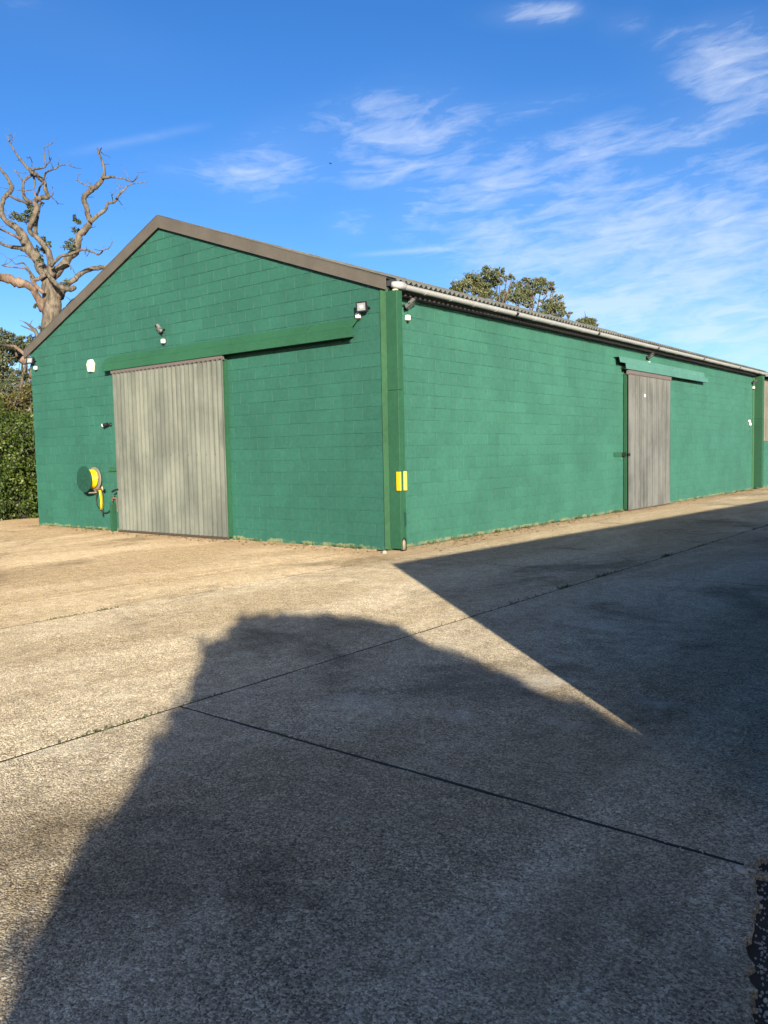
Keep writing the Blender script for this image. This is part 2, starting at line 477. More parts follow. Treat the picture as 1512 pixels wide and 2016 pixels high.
def leafmat(name, stops, transl=0.25):
    m, t, b = new_mat(name)
    g = t.n('ShaderNodeNewGeometry')
    P = g.outputs['Position']
    v = t.m('ADD', t.m('MULTIPLY', g.outputs['Random Per Island'], 0.6), t.m('MULTIPLY', t.smooth(t.noise(P, 0.9, 3), 0.35, 0.65), 0.4))
    c = t.ramp(v, stops)
    link(t, c, b.inputs['Base Color'])
    b.inputs['Roughness'].default_value = 0.5
    b.inputs['Specular IOR Level'].default_value = 0.35
    tl = t.n('ShaderNodeBsdfTranslucent', ins={'Color': c})
    mx = t.n('ShaderNodeMixShader', ins={0: transl, 1: b.outputs[0], 2: tl.outputs[0]})
    link(t, mx.outputs[0], m.node_tree.nodes['Material Output'].inputs['Surface'])
    return m


MAT['leaf_oak'] = leafmat('oak_leaf', [(0, (0.035, 0.048, 0.026)), (.5, (0.080, 0.098, 0.050)), (1, (0.150, 0.155, 0.090))])
MAT['leaf_hedge'] = leafmat('hedge_leaf', [(0, (0.014, 0.030, 0.008)), (.5, (0.055, 0.090, 0.016)), (.85, (0.115, 0.150, 0.030)), (1, (0.20, 0.21, 0.09))])
MAT['leaf_brown'] = leafmat('browning_leaf', [(0, (0.040, 0.034, 0.012)), (.5, (0.095, 0.080, 0.025)), (1, (0.12, 0.13, 0.04))])
MAT['leaf_tree'] = leafmat('tree_leaf', [(0, (0.055, 0.072, 0.034)), (.5, (0.118, 0.135, 0.062)), (1, (0.20, 0.195, 0.105))])
MAT['grass'] = leafmat('grass_blade', [(0, (0.03, 0.05, 0.012)), (.6, (0.075, 0.095, 0.02)), (1, (0.17, 0.14, 0.055))])
MAT['dry'] = leafmat('dry_leaf', [(0, (0.05, 0.03, 0.015)), (.5, (0.16, 0.095, 0.045)), (1, (0.30, 0.22, 0.13))], 0.1)
MAT['meadow'] = plain('rough_grass', (0.05, 0.07, 0.02), 0.95, var=0.5, nscale=1.5)

# ------------------------------------------------------------------ object helpers
ORIG = {}


def empty(name, loc):
    o = bpy.data.objects.new(name, None)
    o.empty_display_size = 0.3
    COL.objects.link(o)
    o.location = loc
    ORIG[o] = Vector(loc)
    return o


def thing(name, loc, label, cat, group=None):
    o = empty(name, loc)
    o['label'], o['category'] = label, cat
    if group:
        o['group'] = group
    return o


class MB:
    """collects polygons in world coordinates"""

    def __init__(s):
        s.v, s.f = [], []

    def add(s, verts, faces):
        k = len(s.v)
        s.v += [tuple(v) for v in verts]
        s.f += [tuple(i + k for i in f) for f in faces]

    def box(s, a, b):
        x0, x1 = sorted((a[0], b[0])); y0, y1 = sorted((a[1], b[1])); z0, z1 = sorted((a[2], b[2]))
        s.add([(x0, y0, z0), (x1, y0, z0), (x1, y1, z0), (x0, y1, z0), (x0, y0, z1), (x1, y0, z1), (x1, y1, z1), (x0, y1, z1)],
              [(0, 3, 2, 1), (4, 5, 6, 7), (0, 1, 5, 4), (1, 2, 6, 5), (2, 3, 7, 6), (3, 0, 4, 7)])

    def obox(s, c, ax, ay, az, hx, hy, hz):
        c = Vector(c)
        P = []
        for sz in (-1, 1):
            for sx, sy in ((-1, -1), (1, -1), (1, 1), (-1, 1)):
                P.append(c + ax * (hx * sx) + ay * (hy * sy) + az * (hz * sz))
        s.add(P, [(0, 3, 2, 1), (4, 5, 6, 7), (0, 1, 5, 4), (1, 2, 6, 5), (2, 3, 7, 6), (3, 0, 4, 7)])

    def prism(s, poly, d):
        """poly: 3D points in a plane, d: extrusion vector"""
        n = len(poly)
        d = Vector(d)
        P = [Vector(p) for p in poly] + [Vector(p) + d for p in poly]
        F = [tuple(range(n))[::-1], tuple(range(n, 2 * n))]
        for i in range(n):
            j = (i + 1) % n
            F.append((i, j, n + j, n + i))
        s.add(P, F)

    def tube(s, pts, rr, n=8, wob=0.0, cap=True):
        pts = [Vector(p) for p in pts]
        if not hasattr(rr, '__len__'):
            rr = [rr] * len(pts)
        up = None
        rings = []
        for i, p in enumerate(pts):
            t = (pts[min(i + 1, len(pts) - 1)] - pts[max(i - 1, 0)]).normalized()
            if up is None:
                up = t.orthogonal().normalized()
            up = (up - t * up.dot(t))
            up = up.normalized() if up.length > 1e-6 else t.orthogonal().normalized()
            w = t.cross(up)
            ring = []
            for k in range(n):
                a = 2 * math.pi * k / n
                r = rr[i]
                if wob:
                    r *= 1 + wob * noise.noise(Vector((p.x * 2.1 + math.cos(a) * 1.7, p.y * 2.1 + math.sin(a) * 1.7, p.z * 2.3 + i)))
                ring.append(p + up * (math.cos(a) * r) + w * (math.sin(a) * r))
            rings.append(ring)
        k0 = 0
        V = [v for r in rings for v in r]
        F = []
        for i in range(len(pts) - 1):
            for k in range(n):
                a, b = i * n + k, i * n + (k + 1) % n
                F.append((a, b, b + n, a + n))
        if cap:
            F.append(tuple(range(n))[::-1])
            F.append(tuple(range((len(pts) - 1) * n, len(pts) * n)))
        s.add(V, F)

    def lathe(s, c, axis, prof, n=28):
        """prof: (distance along axis, radius)"""
        axis = Vector(axis).normalized()
        a = axis.orthogonal().normalized()
        b = axis.cross(a)
        c = Vector(c)
        V, F = [], []
        for (h, r) in prof:
            for k in range(n):
                t = 2 * math.pi * k / n
                V.append(c + axis * h + a * (math.cos(t) * r) + b * (math.sin(t) * r))
        for i in range(len(prof) - 1):
            for k in range(n):
                p, q = i * n + k, i * n + (k + 1) % n
                F.append((p, q, q + n, p + n))
        F.append(tuple(range(n))[::-1])
        F.append(tuple(range((len(prof) - 1) * n, len(prof) * n)))
        s.add(V, F)

    def build(s, name, mat, parent=None, smooth=False, kind=None, recalc=True, bevel=0.0):
        org = ORIG[parent] if parent else Vector((0, 0, 0))
        me = bpy.data.meshes.new(name)
        me.from_pydata([(v[0] - org.x, v[1] - org.y, v[2] - org.z) for v in s.v], [], s.f)
        if recalc or bevel:
            bm = bmesh.new()
            bm.from_mesh(me)
            if bevel:
                bmesh.ops.bevel(bm, geom=list(bm.edges), offset=bevel, segments=1, affect='EDGES')
            bmesh.ops.recalc_face_normals(bm, faces=bm.faces)
            bm.to_mesh(me)
            bm.free()
        me.materials.append(MAT[mat] if isinstance(mat, str) else mat)
        if smooth:
            me.polygons.foreach_set('use_smooth', [True] * len(me.polygons))
        o = bpy.data.objects.new(name, me)
        COL.objects.link(o)
        if parent:
            o.parent = parent
        ORIG[o] = org
        if kind:
            o['kind'] = kind
        return o


def tag(o, label, cat, group=None):
    o['label'], o['category'] = label, cat
    if group:
        o['group'] = group
    return o


# ------------------------------------------------------------------ ground
g = MB()
g.add([(-900, -900, -0.03), (900, -900, -0.03), (900, 900, -0.03), (-900, 900, -0.03)], [(0, 1, 2, 3)])
g.build('ground', 'soil', kind='structure')
yard = empty('concrete_yard', (0, 0, 0))
yard['kind'] = 'structure'
XE = [0.0, 0.753, 4.35, 8.09]
YE = [-28.6, -21.6, -14.62, -7.66, -0.63, 5.0, 11.9, 18.9, 25.9, 32.9, 39.9]
JW = 0.010


def slab(x0, x1, y0, y1, tint, wavy=False):
    m = MB()
    n = 7
    x0 += JW; x1 -= JW; y0 += JW; y1 -= JW
    # outline with slightly chipped edges
    out = []
    def edge(a, b, k):
        for i in range(k):
            t = i / k
            out.append((a[0] + (b[0] - a[0]) * t + R.uniform(-.005, .005), a[1] + (b[1] - a[1]) * t + R.uniform(-.005, .005)))
    ed = 0.02
    edge((x0, y0), (x1, y0), 34)
    if wavy:
        k = 220
        for i in range(k):
            t = i / k
            yy = y0 + (y1 - y0) * t
            brk = max(-.125, min(.5, -.27 * (yy + 7.67) - .118)) if yy < -7.66 else -.125 * max(0, min(1, (-6.9 - yy) / .76))
            out.append((x1 + brk + R.uniform(-.016, .012) + .03 * noise.noise(Vector((yy * 3.1, 0, 0))), yy))
    else:
        edge((x1, y0), (x1, y1), 50)
    edge((x1, y1), (x0, y1), 34)
    edge((x0, y1), (x0, y0), 50)
    N = len(out)
    cx, cy = (x0 + x1) / 2, (y0 + y1) / 2
    ins = []
    for (x, y) in out:
        d = Vector((cx - x, cy - y))
        k_ = 0.005
        ins.append((x + (k_ if x < cx else -k_), y + (k_ if y < cy else -k_)))
    V = [(x, y, -0.06) for x, y in out] + [(x, y, -0.004) for x, y in out] + [(x, y, 0.0) for x, y in ins]
    F = [tuple(range(2 * N, 3 * N))]
    for i in range(N):
        j = (i + 1) % N
        F.append((i, j, N + j, N + i))
        F.append((N + i, N + j, 2 * N + j, 2 * N + i))
    m.add(V, F)
    o = m.build('concrete_slab', 'concrete', yard, recalc=False)
    o.color = (*tint, 1)
    return o


for j in range(len(YE) - 1):
    k = R.uniform(0.95, 1.03)
    slab(XE[2], XE[3], YE[j], YE[j + 1], (k * .93, k * .93, k * .93), wavy=True)
slab(XE[1], XE[2], YE[0], YE[2], (1, 1, 1))
slab(XE[1], XE[2], YE[2], YE[4], (1, .99, .97))
for j in range(4, len(YE) - 1):
    k = R.uniform(0.93, 1.0)
    slab(XE[1], XE[2], YE[j], YE[j + 1], (k, k, k * .97))
for j in range(4, len(YE) - 1):
    slab(0.06, XE[1], max(YE[j], -0.12), YE[j + 1], (.95, .93, .90))
slab(-0.5, XE[1], -0.63, -0.12, (.97, .92, .85))
for (x0, x1) in ((-11.6, -8.0), (-8.0, -4.05), (-4.05, -0.5)):
    slab(x0, x1, -7.66, -0.12, (1.0, .93, .84))
    slab(x0, x1, -14.62, -7.66, (1.0, .93, .84))
slab(-0.5, XE[1], -7.66, -0.63, (1.0, .94, .85))
slab(-0.5, XE[1], -14.62, -7.66, (1.0, .94, .85))
for (y0, y1) in ((-14.62, -7.66), (-7.66, 2.0), (2.0, 9.0), (9.0, 16.0)):
    slab(-14.3, -11.6, y0, y1, (1.0, .92, .82))
for (x0, x1) in ((-11.6, -8.0), (-4.05, -0.2)):
    slab(x0, x1, -0.12, 0.03, (1.0, .95, .80))

def filler(x0, x1, y0, y1):
    """dirt packed into a joint: a strip whose width and height wander"""
    along = (y1 - y0) > (x1 - x0)
    ln = (y1 - y0) if along else (x1 - x0)
    mid = (x0 + x1) / 2 if along else (y0 + y1) / 2
    k = max(2, int(ln / .11))
    V, F = [], []
    for i in range(k + 1):
        t = i / k * ln
        w = .010 + .006 * noise.noise(Vector((t * 2.3, mid, 1.0))) + R.uniform(-.002, .0025)
        c_ = mid + .004 * noise.noise(Vector((t * 1.1, mid, 7.0)))
        z = -.0018 + .0012 * noise.noise(Vector((t * 1.7, mid, 3.0)))
        for sg in (-1, 1):
            q = c_ + sg * max(.004, w)
            V.append((q, y0 + t, z) if along else (x0 + t, q, z))
            V.append((q, y0 + t, -.05) if along else (x0 + t, q, -.05))
    for i in range(k):
        a, b = 4 * i, 4 * i + 4
        F += [(a, a + 2, b + 2, b), (a, b, b + 1, a + 1), (a + 2, a + 3, b + 3, b + 2)]
    m = MB()
    m.add(V, F)
    m.build('joint_filler', 'joint', yard)


for i in (1, 2):
    filler(XE[i] - JW + .001, XE[i] + JW - .001, YE[0], YE[-1])
for y in YE[1:-1]:
    filler(XE[2] + JW + .012, XE[3] - .16, y - JW + .001, y + JW - .001)
for y in YE[4:-1]:
    filler(XE[1] + JW + .012, XE[2] - JW - .012, y - JW + .001, y + JW - .001)

# ------------------------------------------------------------------ warehouse
barn = thing('warehouse', (0, 0, 0), 'long green painted block barn with shallow pitched roof and two sliding doors', 'barn')
GW, L = 11.53, 23.3
SX = 0.05
apex = (-5.82, 6.60)
eaveL, eaveR = (-11.53, 4.42), (0.0, 4.50)
gp = [(-GW, 0.0), (0.0, 0.0), eaveR, apex, eaveL]
m = MB()
m.prism([(x, 0.0, z) for x, z in gp], (0, 0.2, 0))
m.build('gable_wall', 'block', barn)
m = MB()
m.box((SX - 0.2, 0.2, 0), (SX, L, 4.345))
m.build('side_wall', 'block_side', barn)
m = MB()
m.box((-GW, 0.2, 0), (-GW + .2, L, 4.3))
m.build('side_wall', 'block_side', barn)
m = MB()
m.prism([(x, L - .2, z) for x, z in gp], (0, 0.2, 0))
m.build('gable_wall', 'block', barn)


def clip_convex(poly, clip):
    out = poly
    n = len(clip)
    for i in range(n):
        a, b = clip[i], clip[(i + 1) % n]
        ins = lambda p: (b[0] - a[0]) * (p[1] - a[1]) - (b[1] - a[1]) * (p[0] - a[0]) >= -1e-9
        src, out = out, []
        for k in range(len(src)):
            p, q = src[k], src[(k + 1) % len(src)]
            ip, iq = ins(p), ins(q)
            if ip:
                out.append(p)
            if ip != iq:
                den = (b[0] - a[0]) * (q[1] - p[1]) - (b[1] - a[1]) * (q[0] - p[0])
                num = (b[0] - a[0]) * (p[1] - a[1]) - (b[1] - a[1]) * (p[0] - a[0])
                t = -num / den
                out.append((p[0] + (q[0] - p[0]) * t, p[1] + (q[1] - p[1]) * t))
        if not out:
            return []
    return out


def block_geo(poly, place, proud, joint=0.006, bev=0.006):
    """poly in wall coordinates, place(a, z, depth) -> xyz"""
    n = len(poly)
    cx = sum(p[0] for p in poly) / n
    cz = sum(p[1] for p in poly) / n

    def shrink(d):
        res = []
        for i in range(n):
            p0, p1, p2 = Vector(poly[i - 1]), Vector(poly[i]), Vector(poly[(i + 1) % n])
            e1, e2 = (p1 - p0), (p2 - p1)
            if e1.length < 1e-6 or e2.length < 1e-6:
                res.append(p1.copy()); continue
            n1 = Vector((-e1.y, e1.x)).normalized()
            n2 = Vector((-e2.y, e2.x)).normalized()
            bis = n1 + n2
            k = max(0.35, bis.length_squared / 2)
            res.append(p1 + bis * (d / k / 1.0) * 1.0 if k else p1)
        return res
    r1 = shrink(joint * 0.5 * 2 * 0.5)
    r2 = shrink(joint * 0.5 + bev * 0.5 * 1.0)
    V = [place(p.x, p.y, -0.004) for p in r1] + [place(p.x, p.y, proud - 0.004) for p in r1] + [place(p.x, p.y, proud) for p in r2]
    F = [tuple(range(2 * n, 3 * n))]
    for i in range(n):
        j = (i + 1) % n
        F.append((i, j, n + j, n + i))
        F.append((n + i, n + j, 2 * n + j, 2 * n + i))
    return V, F


def area2(P):
    return abs(sum(P[i][0] * P[(i + 1) % len(P)][1] - P[(i + 1) % len(P)][0] * P[i][1] for i in range(len(P)))) / 2


blocks = []   # (screen area, wall, polygon)
CH = 0.225
door_g = (-7.9, -4.2, 3.5)
door_s = (10.75, 13.7, 3.6)
for k in range(0, 30):
    z0, z1 = k * CH, (k + 1) * CH
    off = -0.422 if k % 2 == 0 else -0.197
    a = off + 0.45
    while a > -GW - .1:
        b = a - 0.45
        rr = [(max(b, -GW), z0), (min(a, 0.0), z0), (min(a, 0.0), z1), (max(b, -GW), z1)]
        if rr[1][0] - rr[0][0] > 0.03:
            pl = clip_convex(rr, gp)
            if len(pl) >= 3 and area2(pl) > 0.002:
                hid = rr[0][0] > door_g[0] and rr[1][0] < door_g[1] and z1 < door_g[2]
                if not hid:
                    blocks.append(('g', pl))
        a = b
    if z0 < 4.3:
        zt = min(z1, 4.34)
        off = 0.16 if k % 2 == 0 else 0.391
        a = off - 0.45
        while a < L:
            b = a + 0.45
            y0, y1 = max(a, 0.03), min(b, L)
            if y1 - y0 > 0.03 and not (y0 > door_s[0] and y1 < door_s[1] and z1 < door_s[2]):
                blocks.append(('s', [(y0, z0), (y1, z0), (y1, zt), (y0, zt)]))
            a = b


def scr(wall, pl):
    P = []
    for (a, z) in pl:
        x, y, d = proj((a, 0, z) if wall == 'g' else (SX, a, z))
        P.append((x, y))
    return area2(P)


blocks = sorted(blocks, key=lambda bl: -scr(*bl))
rest, rest_s = MB(), MB()
full_mesh = {}
for idx, (wall, pl) in enumerate(blocks):
    proud = R.choice((0.006, 0.008, 0.009, 0.0105)) + R.uniform(-.001, .001)
    tl, tz = R.uniform(-.0022, .0022), R.uniform(-.0022, .0022)
    cx = sum(p[0] for p in pl) / len(pl)
    cz = sum(p[1] for p in pl) / len(pl)
    if wall == 'g':
        place = lambda a, z, d: Vector((a, -d - (tl * (a - cx) * 4 + tz * (z - cz) * 8 if d > 0 else 0), z))
    else:
        place = lambda a, z, d: Vector((SX + d + (tl * (a - cx) * 4 + tz * (z - cz) * 8 if d > 0 else 0), a, z))
    if idx < 300:
        w = max(p[0] for p in pl) - min(p[0] for p in pl)
        h = max(p[1] for p in pl) - min(p[1] for p in pl)
        isfull = len(pl) == 4 and abs(w - .45) < 1e-4 and abs(h - .225) < 1e-4
        if isfull:
            var = R.randrange(6)
            key = (wall, var)
            if key not in full_mesh:
                V, F = block_geo([(p[0] - cx, p[1] - cz) for p in pl], lambda a, z, d: (a, -d - (tl * a * 4 + tz * z * 8 if d > 0 else 0), z) if wall == 'g' else (d + (tl * a * 4 + tz * z * 8 if d > 0 else 0), a, z), proud)
                me = bpy.data.meshes.new('block')
                me.from_pydata(V, [], F if wall == 'g' else F)
                bm = bmesh.new(); bm.from_mesh(me)
                for fc in bm.faces:
                    pass
                bmesh.ops.recalc_face_normals(bm, faces=bm.faces)
                fr = max(bm.faces, key=lambda q: len(q.verts) * 0 + q.calc_area())
                want = Vector((0, -1, 0)) if wall == 'g' else Vector((1, 0, 0))
                if fr.normal.dot(want) < 0:
                    bmesh.ops.reverse_faces(bm, faces=bm.faces)
                bm.to_mesh(me); bm.free()
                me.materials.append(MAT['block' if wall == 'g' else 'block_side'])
                full_mesh[key] = me
            o = bpy.data.objects.new('block', full_mesh[key])
            COL.objects.link(o)
            o.parent = barn
            o.location = (cx, 0, cz) if wall == 'g' else (SX, cx, cz)
        else:
            q = MB()
            V, F = block_geo(pl, place, proud)
            q.add(V, F)
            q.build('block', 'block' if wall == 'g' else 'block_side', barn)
    else:
        V, F = block_geo(pl, place, proud)
        (rest if wall == 'g' else rest_s).add(V, F)
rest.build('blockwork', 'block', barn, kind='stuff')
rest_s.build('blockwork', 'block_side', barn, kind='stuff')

# ---- corner post, trim, far post
PY = -0.045
m = MB()
m.box((0.155, PY, 0.045), (0.385, 0.11, 2.72))
m.build('corner_post', 'steel_green', barn, bevel=0.004)
m = MB()
m.box((0.157, PY + .002, 2.726), (0.383, 0.108, 4.37))
m.build('corner_post', 'steel_green', barn, bevel=0.004)
m = MB()
m.box((0.02, -0.034, 0.02), (0.152, 0.03, 4.42))
m.build('corner_trim', 'trim', barn, bevel=0.003)
# black arch plate for the dark inside of the post opening, with the pipe end
m = MB()
arch = [(0.387, -0.022, 0.012), (0.387, 0.098, 0.012), (0.387, 0.098, 0.17)] + [(0.387, 0.038 + 0.06 * math.cos(a), 0.17 + 0.06 * math.sin(a)) for a in np.linspace(0, math.pi, 9)[1:-1]] + [(0.387, -0.022, 0.17)]
m.prism(arch, (0.004, 0, 0))
m.build('opening_shade', 'black', barn)
m = MB()
m.tube([(0.375, 0.025, 0.03), (0.375, 0.025, 0.16), (0.37, 0.025, 0.20)], [0.042, 0.042, 0.028], 14)
m.build('pipe_end', 'pipe_clay', barn, smooth=True)
m = MB()
m.box((0.3855, 0.045, 0.42), (0.3885, 0.108, 0.66))
m.build('repair_patch', 'dark_green', barn)
m = MB()
FPX0, FPY = SX, 22.86
m.box((SX, FPY, 0.06), (SX + 0.33, FPY + .26, 2.72))
m.build('wall_post', 'steel_green', barn, bevel=0.004)
m = MB()
m.box((SX, FPY + .002, 2.726), (SX + 0.328, FPY + .258, 4.36))
m.build('wall_post', 'steel_green', barn, bevel=0.004)
m = MB()
m.box((SX + .012, FPY - .16, 0.0), (SX + 0.035, FPY - .004, 4.30))
m.build('post_trim', 'trim', barn)


# ---- corrugated sheets
def corr(mb, o, A, B, N, width, length, pitch=0.146, amp=0.026, steps=8, thick=0.007, phase=0.0):
    o, A, B, N = Vector(o), Vector(A).normalized(), Vector(B).normalized(), Vector(N).normalized()
    k = max(2, int(round(width / pitch * steps)))
    V = []
    for i in range(k + 1):
        w = width * i / k
        hgt = amp * math.cos(2 * math.pi * (w / pitch + phase))
        p = o + A * w + N * hgt
        V += [p, p + B * length, p - N * thick, p + B * length - N * thick]
    F = []
    for i in range(k):
        a, b = 4 * i, 4 * i + 4
        F += [(a, b, b + 1, a + 1), (a + 2, a + 3, b + 3, b + 2), (a, a + 2, b + 2, b), (a + 1, b + 1, b + 3, a + 3)]
    F += [(0, 1, 3, 2), (4 * k, 4 * k + 2, 4 * k + 3, 4 * k + 1)]
    mb.add(V, F)


# ---- roof
RS, LS = 0.360, 0.391
ridge = Vector((-5.91, 0, 6.77))
eR = Vector((0.375, 0, 4.565))
eL = Vector((-11.74, 0, 6.79 - LS * (11.74 - 5.91)))
sheet_w = 1.022
for side, e in (('r', eR), ('l', eL)):
    up = (ridge - e)
    ln = up.length
    up.normalize()
    N = Vector((0, 1, 0)).cross(up) if side == 'l' else up.cross(Vector((0, 1, 0)))
    if N.z < 0:
        N = -N
    y = -0.045
    j = 0
    while y < L - 0.1:
        w = min(sheet_w, L + 0.05 - y)
        m = MB()
        corr(m, e + Vector((0, y, 0)) + N * (-0.028 + 0.004 * (j % 2)) + up * R.uniform(-.008, .008), (0, 1, 0), up, N, w, ln - .02)
        m.build('roof_sheet', 'roof', barn, recalc=False, smooth=False)
        y += sheet_w
        j += 1
m = MB()
for sl, sg in ((RS, 1), (LS, -1)):
    d = Vector((sg, 0, -sl)).normalized()
    n_ = Vector((sl * sg, 0, 1)).normalized()
    p = ridge + n_ * 0.004
    m.prism([p + Vector((0, -.04, 0.0)), p + d * .28 + Vector((0, -.04, 0)), p + d * .28 + n_ * .02 + Vector((0, -.04, 0)), p + Vector((0, -.04, .02))], (0, L + .06, 0))
m.build('ridge_cap', 'roof', barn)
# barge boards along the verge, each length its own board
yb0, yb1 = -0.082, -0.050


def barge(p0, p1, ts, vert0, vert1):
    for a, b in zip(ts[:-1], ts[1:]):
        m = MB()
        q = []
        g_ = 0.004 / (Vector(p1) - Vector(p0)).length
        a2, b2 = (a + g_ if a > 0 else a), (b - g_ if b < 1 else b)
        P = lambda t: (p0[0] + (p1[0] - p0[0]) * t, p0[1] + (p1[1] - p0[1]) * t)
        v = lambda t: vert0 + (vert1 - vert0) * t
        x0, z0 = P(a2); x1, z1 = P(b2)
        dy = R.uniform(-.006, .004)
        m.prism([(x0, yb0 + dy, z0), (x1, yb0 + dy, z1), (x1, yb0 + dy, z1 - v(b2)), (x0, yb0 + dy, z0 - v(a2))], (0, yb1 - yb0, 0))
        # return lip lying on the roof
        m.prism([(x0, yb0 + dy - .004, z0 + .004), (x1, yb0 + dy - .004, z1 + .004), (x1, yb0 + dy - .004, z1 + .016), (x0, yb0 + dy - .004, z0 + .016)], (0, .19, 0))
        m.build('barge_board', 'barge', barn)


barge((-5.915, 6.785), (0.175, 4.592), [0, .17, .25, .46, .62, .83, .92, 1], .255, .195)
barge((-5.915, 6.785), (-11.74, 4.508), [0, .22, .5, .75, 1], .255, .215)
m = MB()
m.prism([(-5.97, yb0 - .006, 6.765), (-5.915, yb0 - .006, 6.79), (-5.86, yb0 - .006, 6.768), (-5.86, yb0 - .006, 6.53), (-5.915, yb0 - .006, 6.548), (-5.97, yb0 - .006, 6.51)], (0, .02, 0))
m.build('apex_plate', 'barge', barn)
m = MB()
m.box((0.19, -0.06, 4.45), (0.33, -0.02, 4.54))
m.build('verge_block', 'dark_grey', barn)
# eaves purlin
m = MB()
m.box((0.06, 0.21, 4.355), (0.11, L, 4.385))
m.build('eaves_purlin', 'purlin', barn)
m = MB()
m.box((-0.15, 0.2, 4.347), (0.02, L, 4.56))
m.build('wall_plate', 'timber_dark', barn)


# gutter
def gutter(y0, y1, parent, gx=0.385, gz=4.456, r=0.066):
    m = MB()
    n = 12
    prof = [(gx + r * math.cos(a), gz + r * math.sin(a)) for a in np.linspace(math.pi, 2 * math.pi, n)]
    prof = [(gx - r, gz + .012)] + prof + [(gx + r + .006, gz + .004), (gx + r + .006, gz + .012), (gx + r - .004, gz + .012)]
    inn = [(gx + (r - .005) * math.cos(a), gz + (r - .005) * math.sin(a)) for a in np.linspace(2 * math.pi, math.pi, n)]
    pl = prof + inn
    m.prism([(x, y0, z) for x, z in pl], (0, y1 - y0, 0))
    g_ = m.build('gutter', 'gutter', parent)
    return g_, gx, gz, r


gut, gx, gz, gr = gutter(0.12, L + .05, barn)
ys = [0.75 + .785 * i for i in range(29)]
for i, y in enumerate(ys):
    clip = (i % 5 == 4)
    w = .045 if clip else .017
    m = MB()
    pl = [(gx + (gr + .006) * math.cos(a), gz + (gr + .006) * math.sin(a)) for a in np.linspace(math.pi, 2 * math.pi + .15, 12)]
    pl += [(gx + (gr + .001) * math.cos(a), gz + (gr + .001) * math.sin(a)) for a in np.linspace(2 * math.pi + .15, math.pi, 12)]
    m.prism([(x, y - w, z) for x, z in pl], (0, 2 * w, 0))
    m.build('gutter_joint' if clip else 'gutter_bracket', 'black' if clip else 'bracket', gut)
# near end: stop end and the swan neck onto the post
m = MB()
m.tube([(0.30, -0.05, 4.462), (0.335, -0.035, 4.458), (0.365, 0.04, 4.456), (0.385, 0.16, 4.456)], [0.052, 0.056, 0.066, 0.070], 16)
m.build('gutter_outlet', 'gutter', gut, smooth=True)
m = MB()
m.tube([(0.302, -0.052, 4.462), (0.295, -0.062, 4.462)], 0.047, 16)
m.build('stop_end', 'bracket', gut)
m = MB()
m.tube([(0.31, 0.03, 4.42), (0.29, 0.035, 4.34)], 0.05, 14)
m.build('downpipe_neck', 'cream', gut)

# ---- sliding door in the gable
DY = -0.16
tl_, tr_ = on_gable(222, 733, DY - .03), on_gable(437, 702, DY - .03)
bl_, br_ = on_gable(233, 1047, DY - .03), on_gable(448, 1062, DY - .03)
dx0, dx1 = (tl_.x + bl_.x) / 2, (tr_.x + br_.x) / 2
door = MB()
door.box((dx0 + .02, DY + .03, 0.05), (dx1 - .004, -0.045, 3.60))
D1 = door.build('sliding_door', 'steel_green', barn)
D1['label'] = 'wide corrugated sliding door in the gable'
npitch = 26
pitch = (dx1 - dx0) / npitch
dtop = 3.585
x = dx0
for cnt in (7, 7, 7, 5):
    w = cnt * pitch
    m = MB()
    corr(m, (x - (.02 if x > dx0 else 0), DY - .002 * R.uniform(0, 2), 0.055), (1, 0, 0), (0, 0, 1), (0, -1, 0), w + (.02 if x > dx0 else 0), dtop - .055, pitch=pitch, amp=.027, steps=12)
    m.build('door_sheet', 'sheet', D1, recalc=False)
    x += w
m = MB()
m.box((dx0 - .06, DY - .035, dtop + .018), (dx1 + .01, DY + .02, dtop + .10))
for i in range(npitch + 1):
    xx = dx0 + i * pitch
    m.box((xx - .035, DY - .028, dtop - .002), (xx + .035, DY + .018, dtop + .0165))
m.build('door_rail', 'rail', D1)
m = MB()
m.box((dx0, DY + .025, dtop - .03), (dx1 - .01, DY + .029, dtop + .017))
m.build('rail_gap_shade', 'black', D1)  # black strip stands in for the shade in the gap
m = MB()
m.box((dx0, DY - .035, 0.012), (dx1, DY + .02, 0.05))
m.build('bottom_rail', 'dark_rail', D1)
m = MB()
for i in range(npitch):
    for zz in (1.72,):
        if i % 2 == 0:
            xx = dx0 + i * pitch
            m.lathe((xx, DY - .022, zz), (0, -1, 0), [(0, .012), (.012, .009)], 8)
m.build('bolt_row', 'dark_grey', D1)
# guide post and latch bars beside the gable door
m = MB()
m.box((-8.075, -0.13, 0.0), (-7.985, -0.03, 0.66))
m.build('door_stop', 'steel_green', barn)
m = MB()
m.box((-8.20, -0.026, 1.395), (-7.9, -0.012, 1.49))
m.box((-8.20, -0.05, 1.39), (-7.9, -0.012, 1.402))
m.build('latch_bar', 'steel_green', barn)


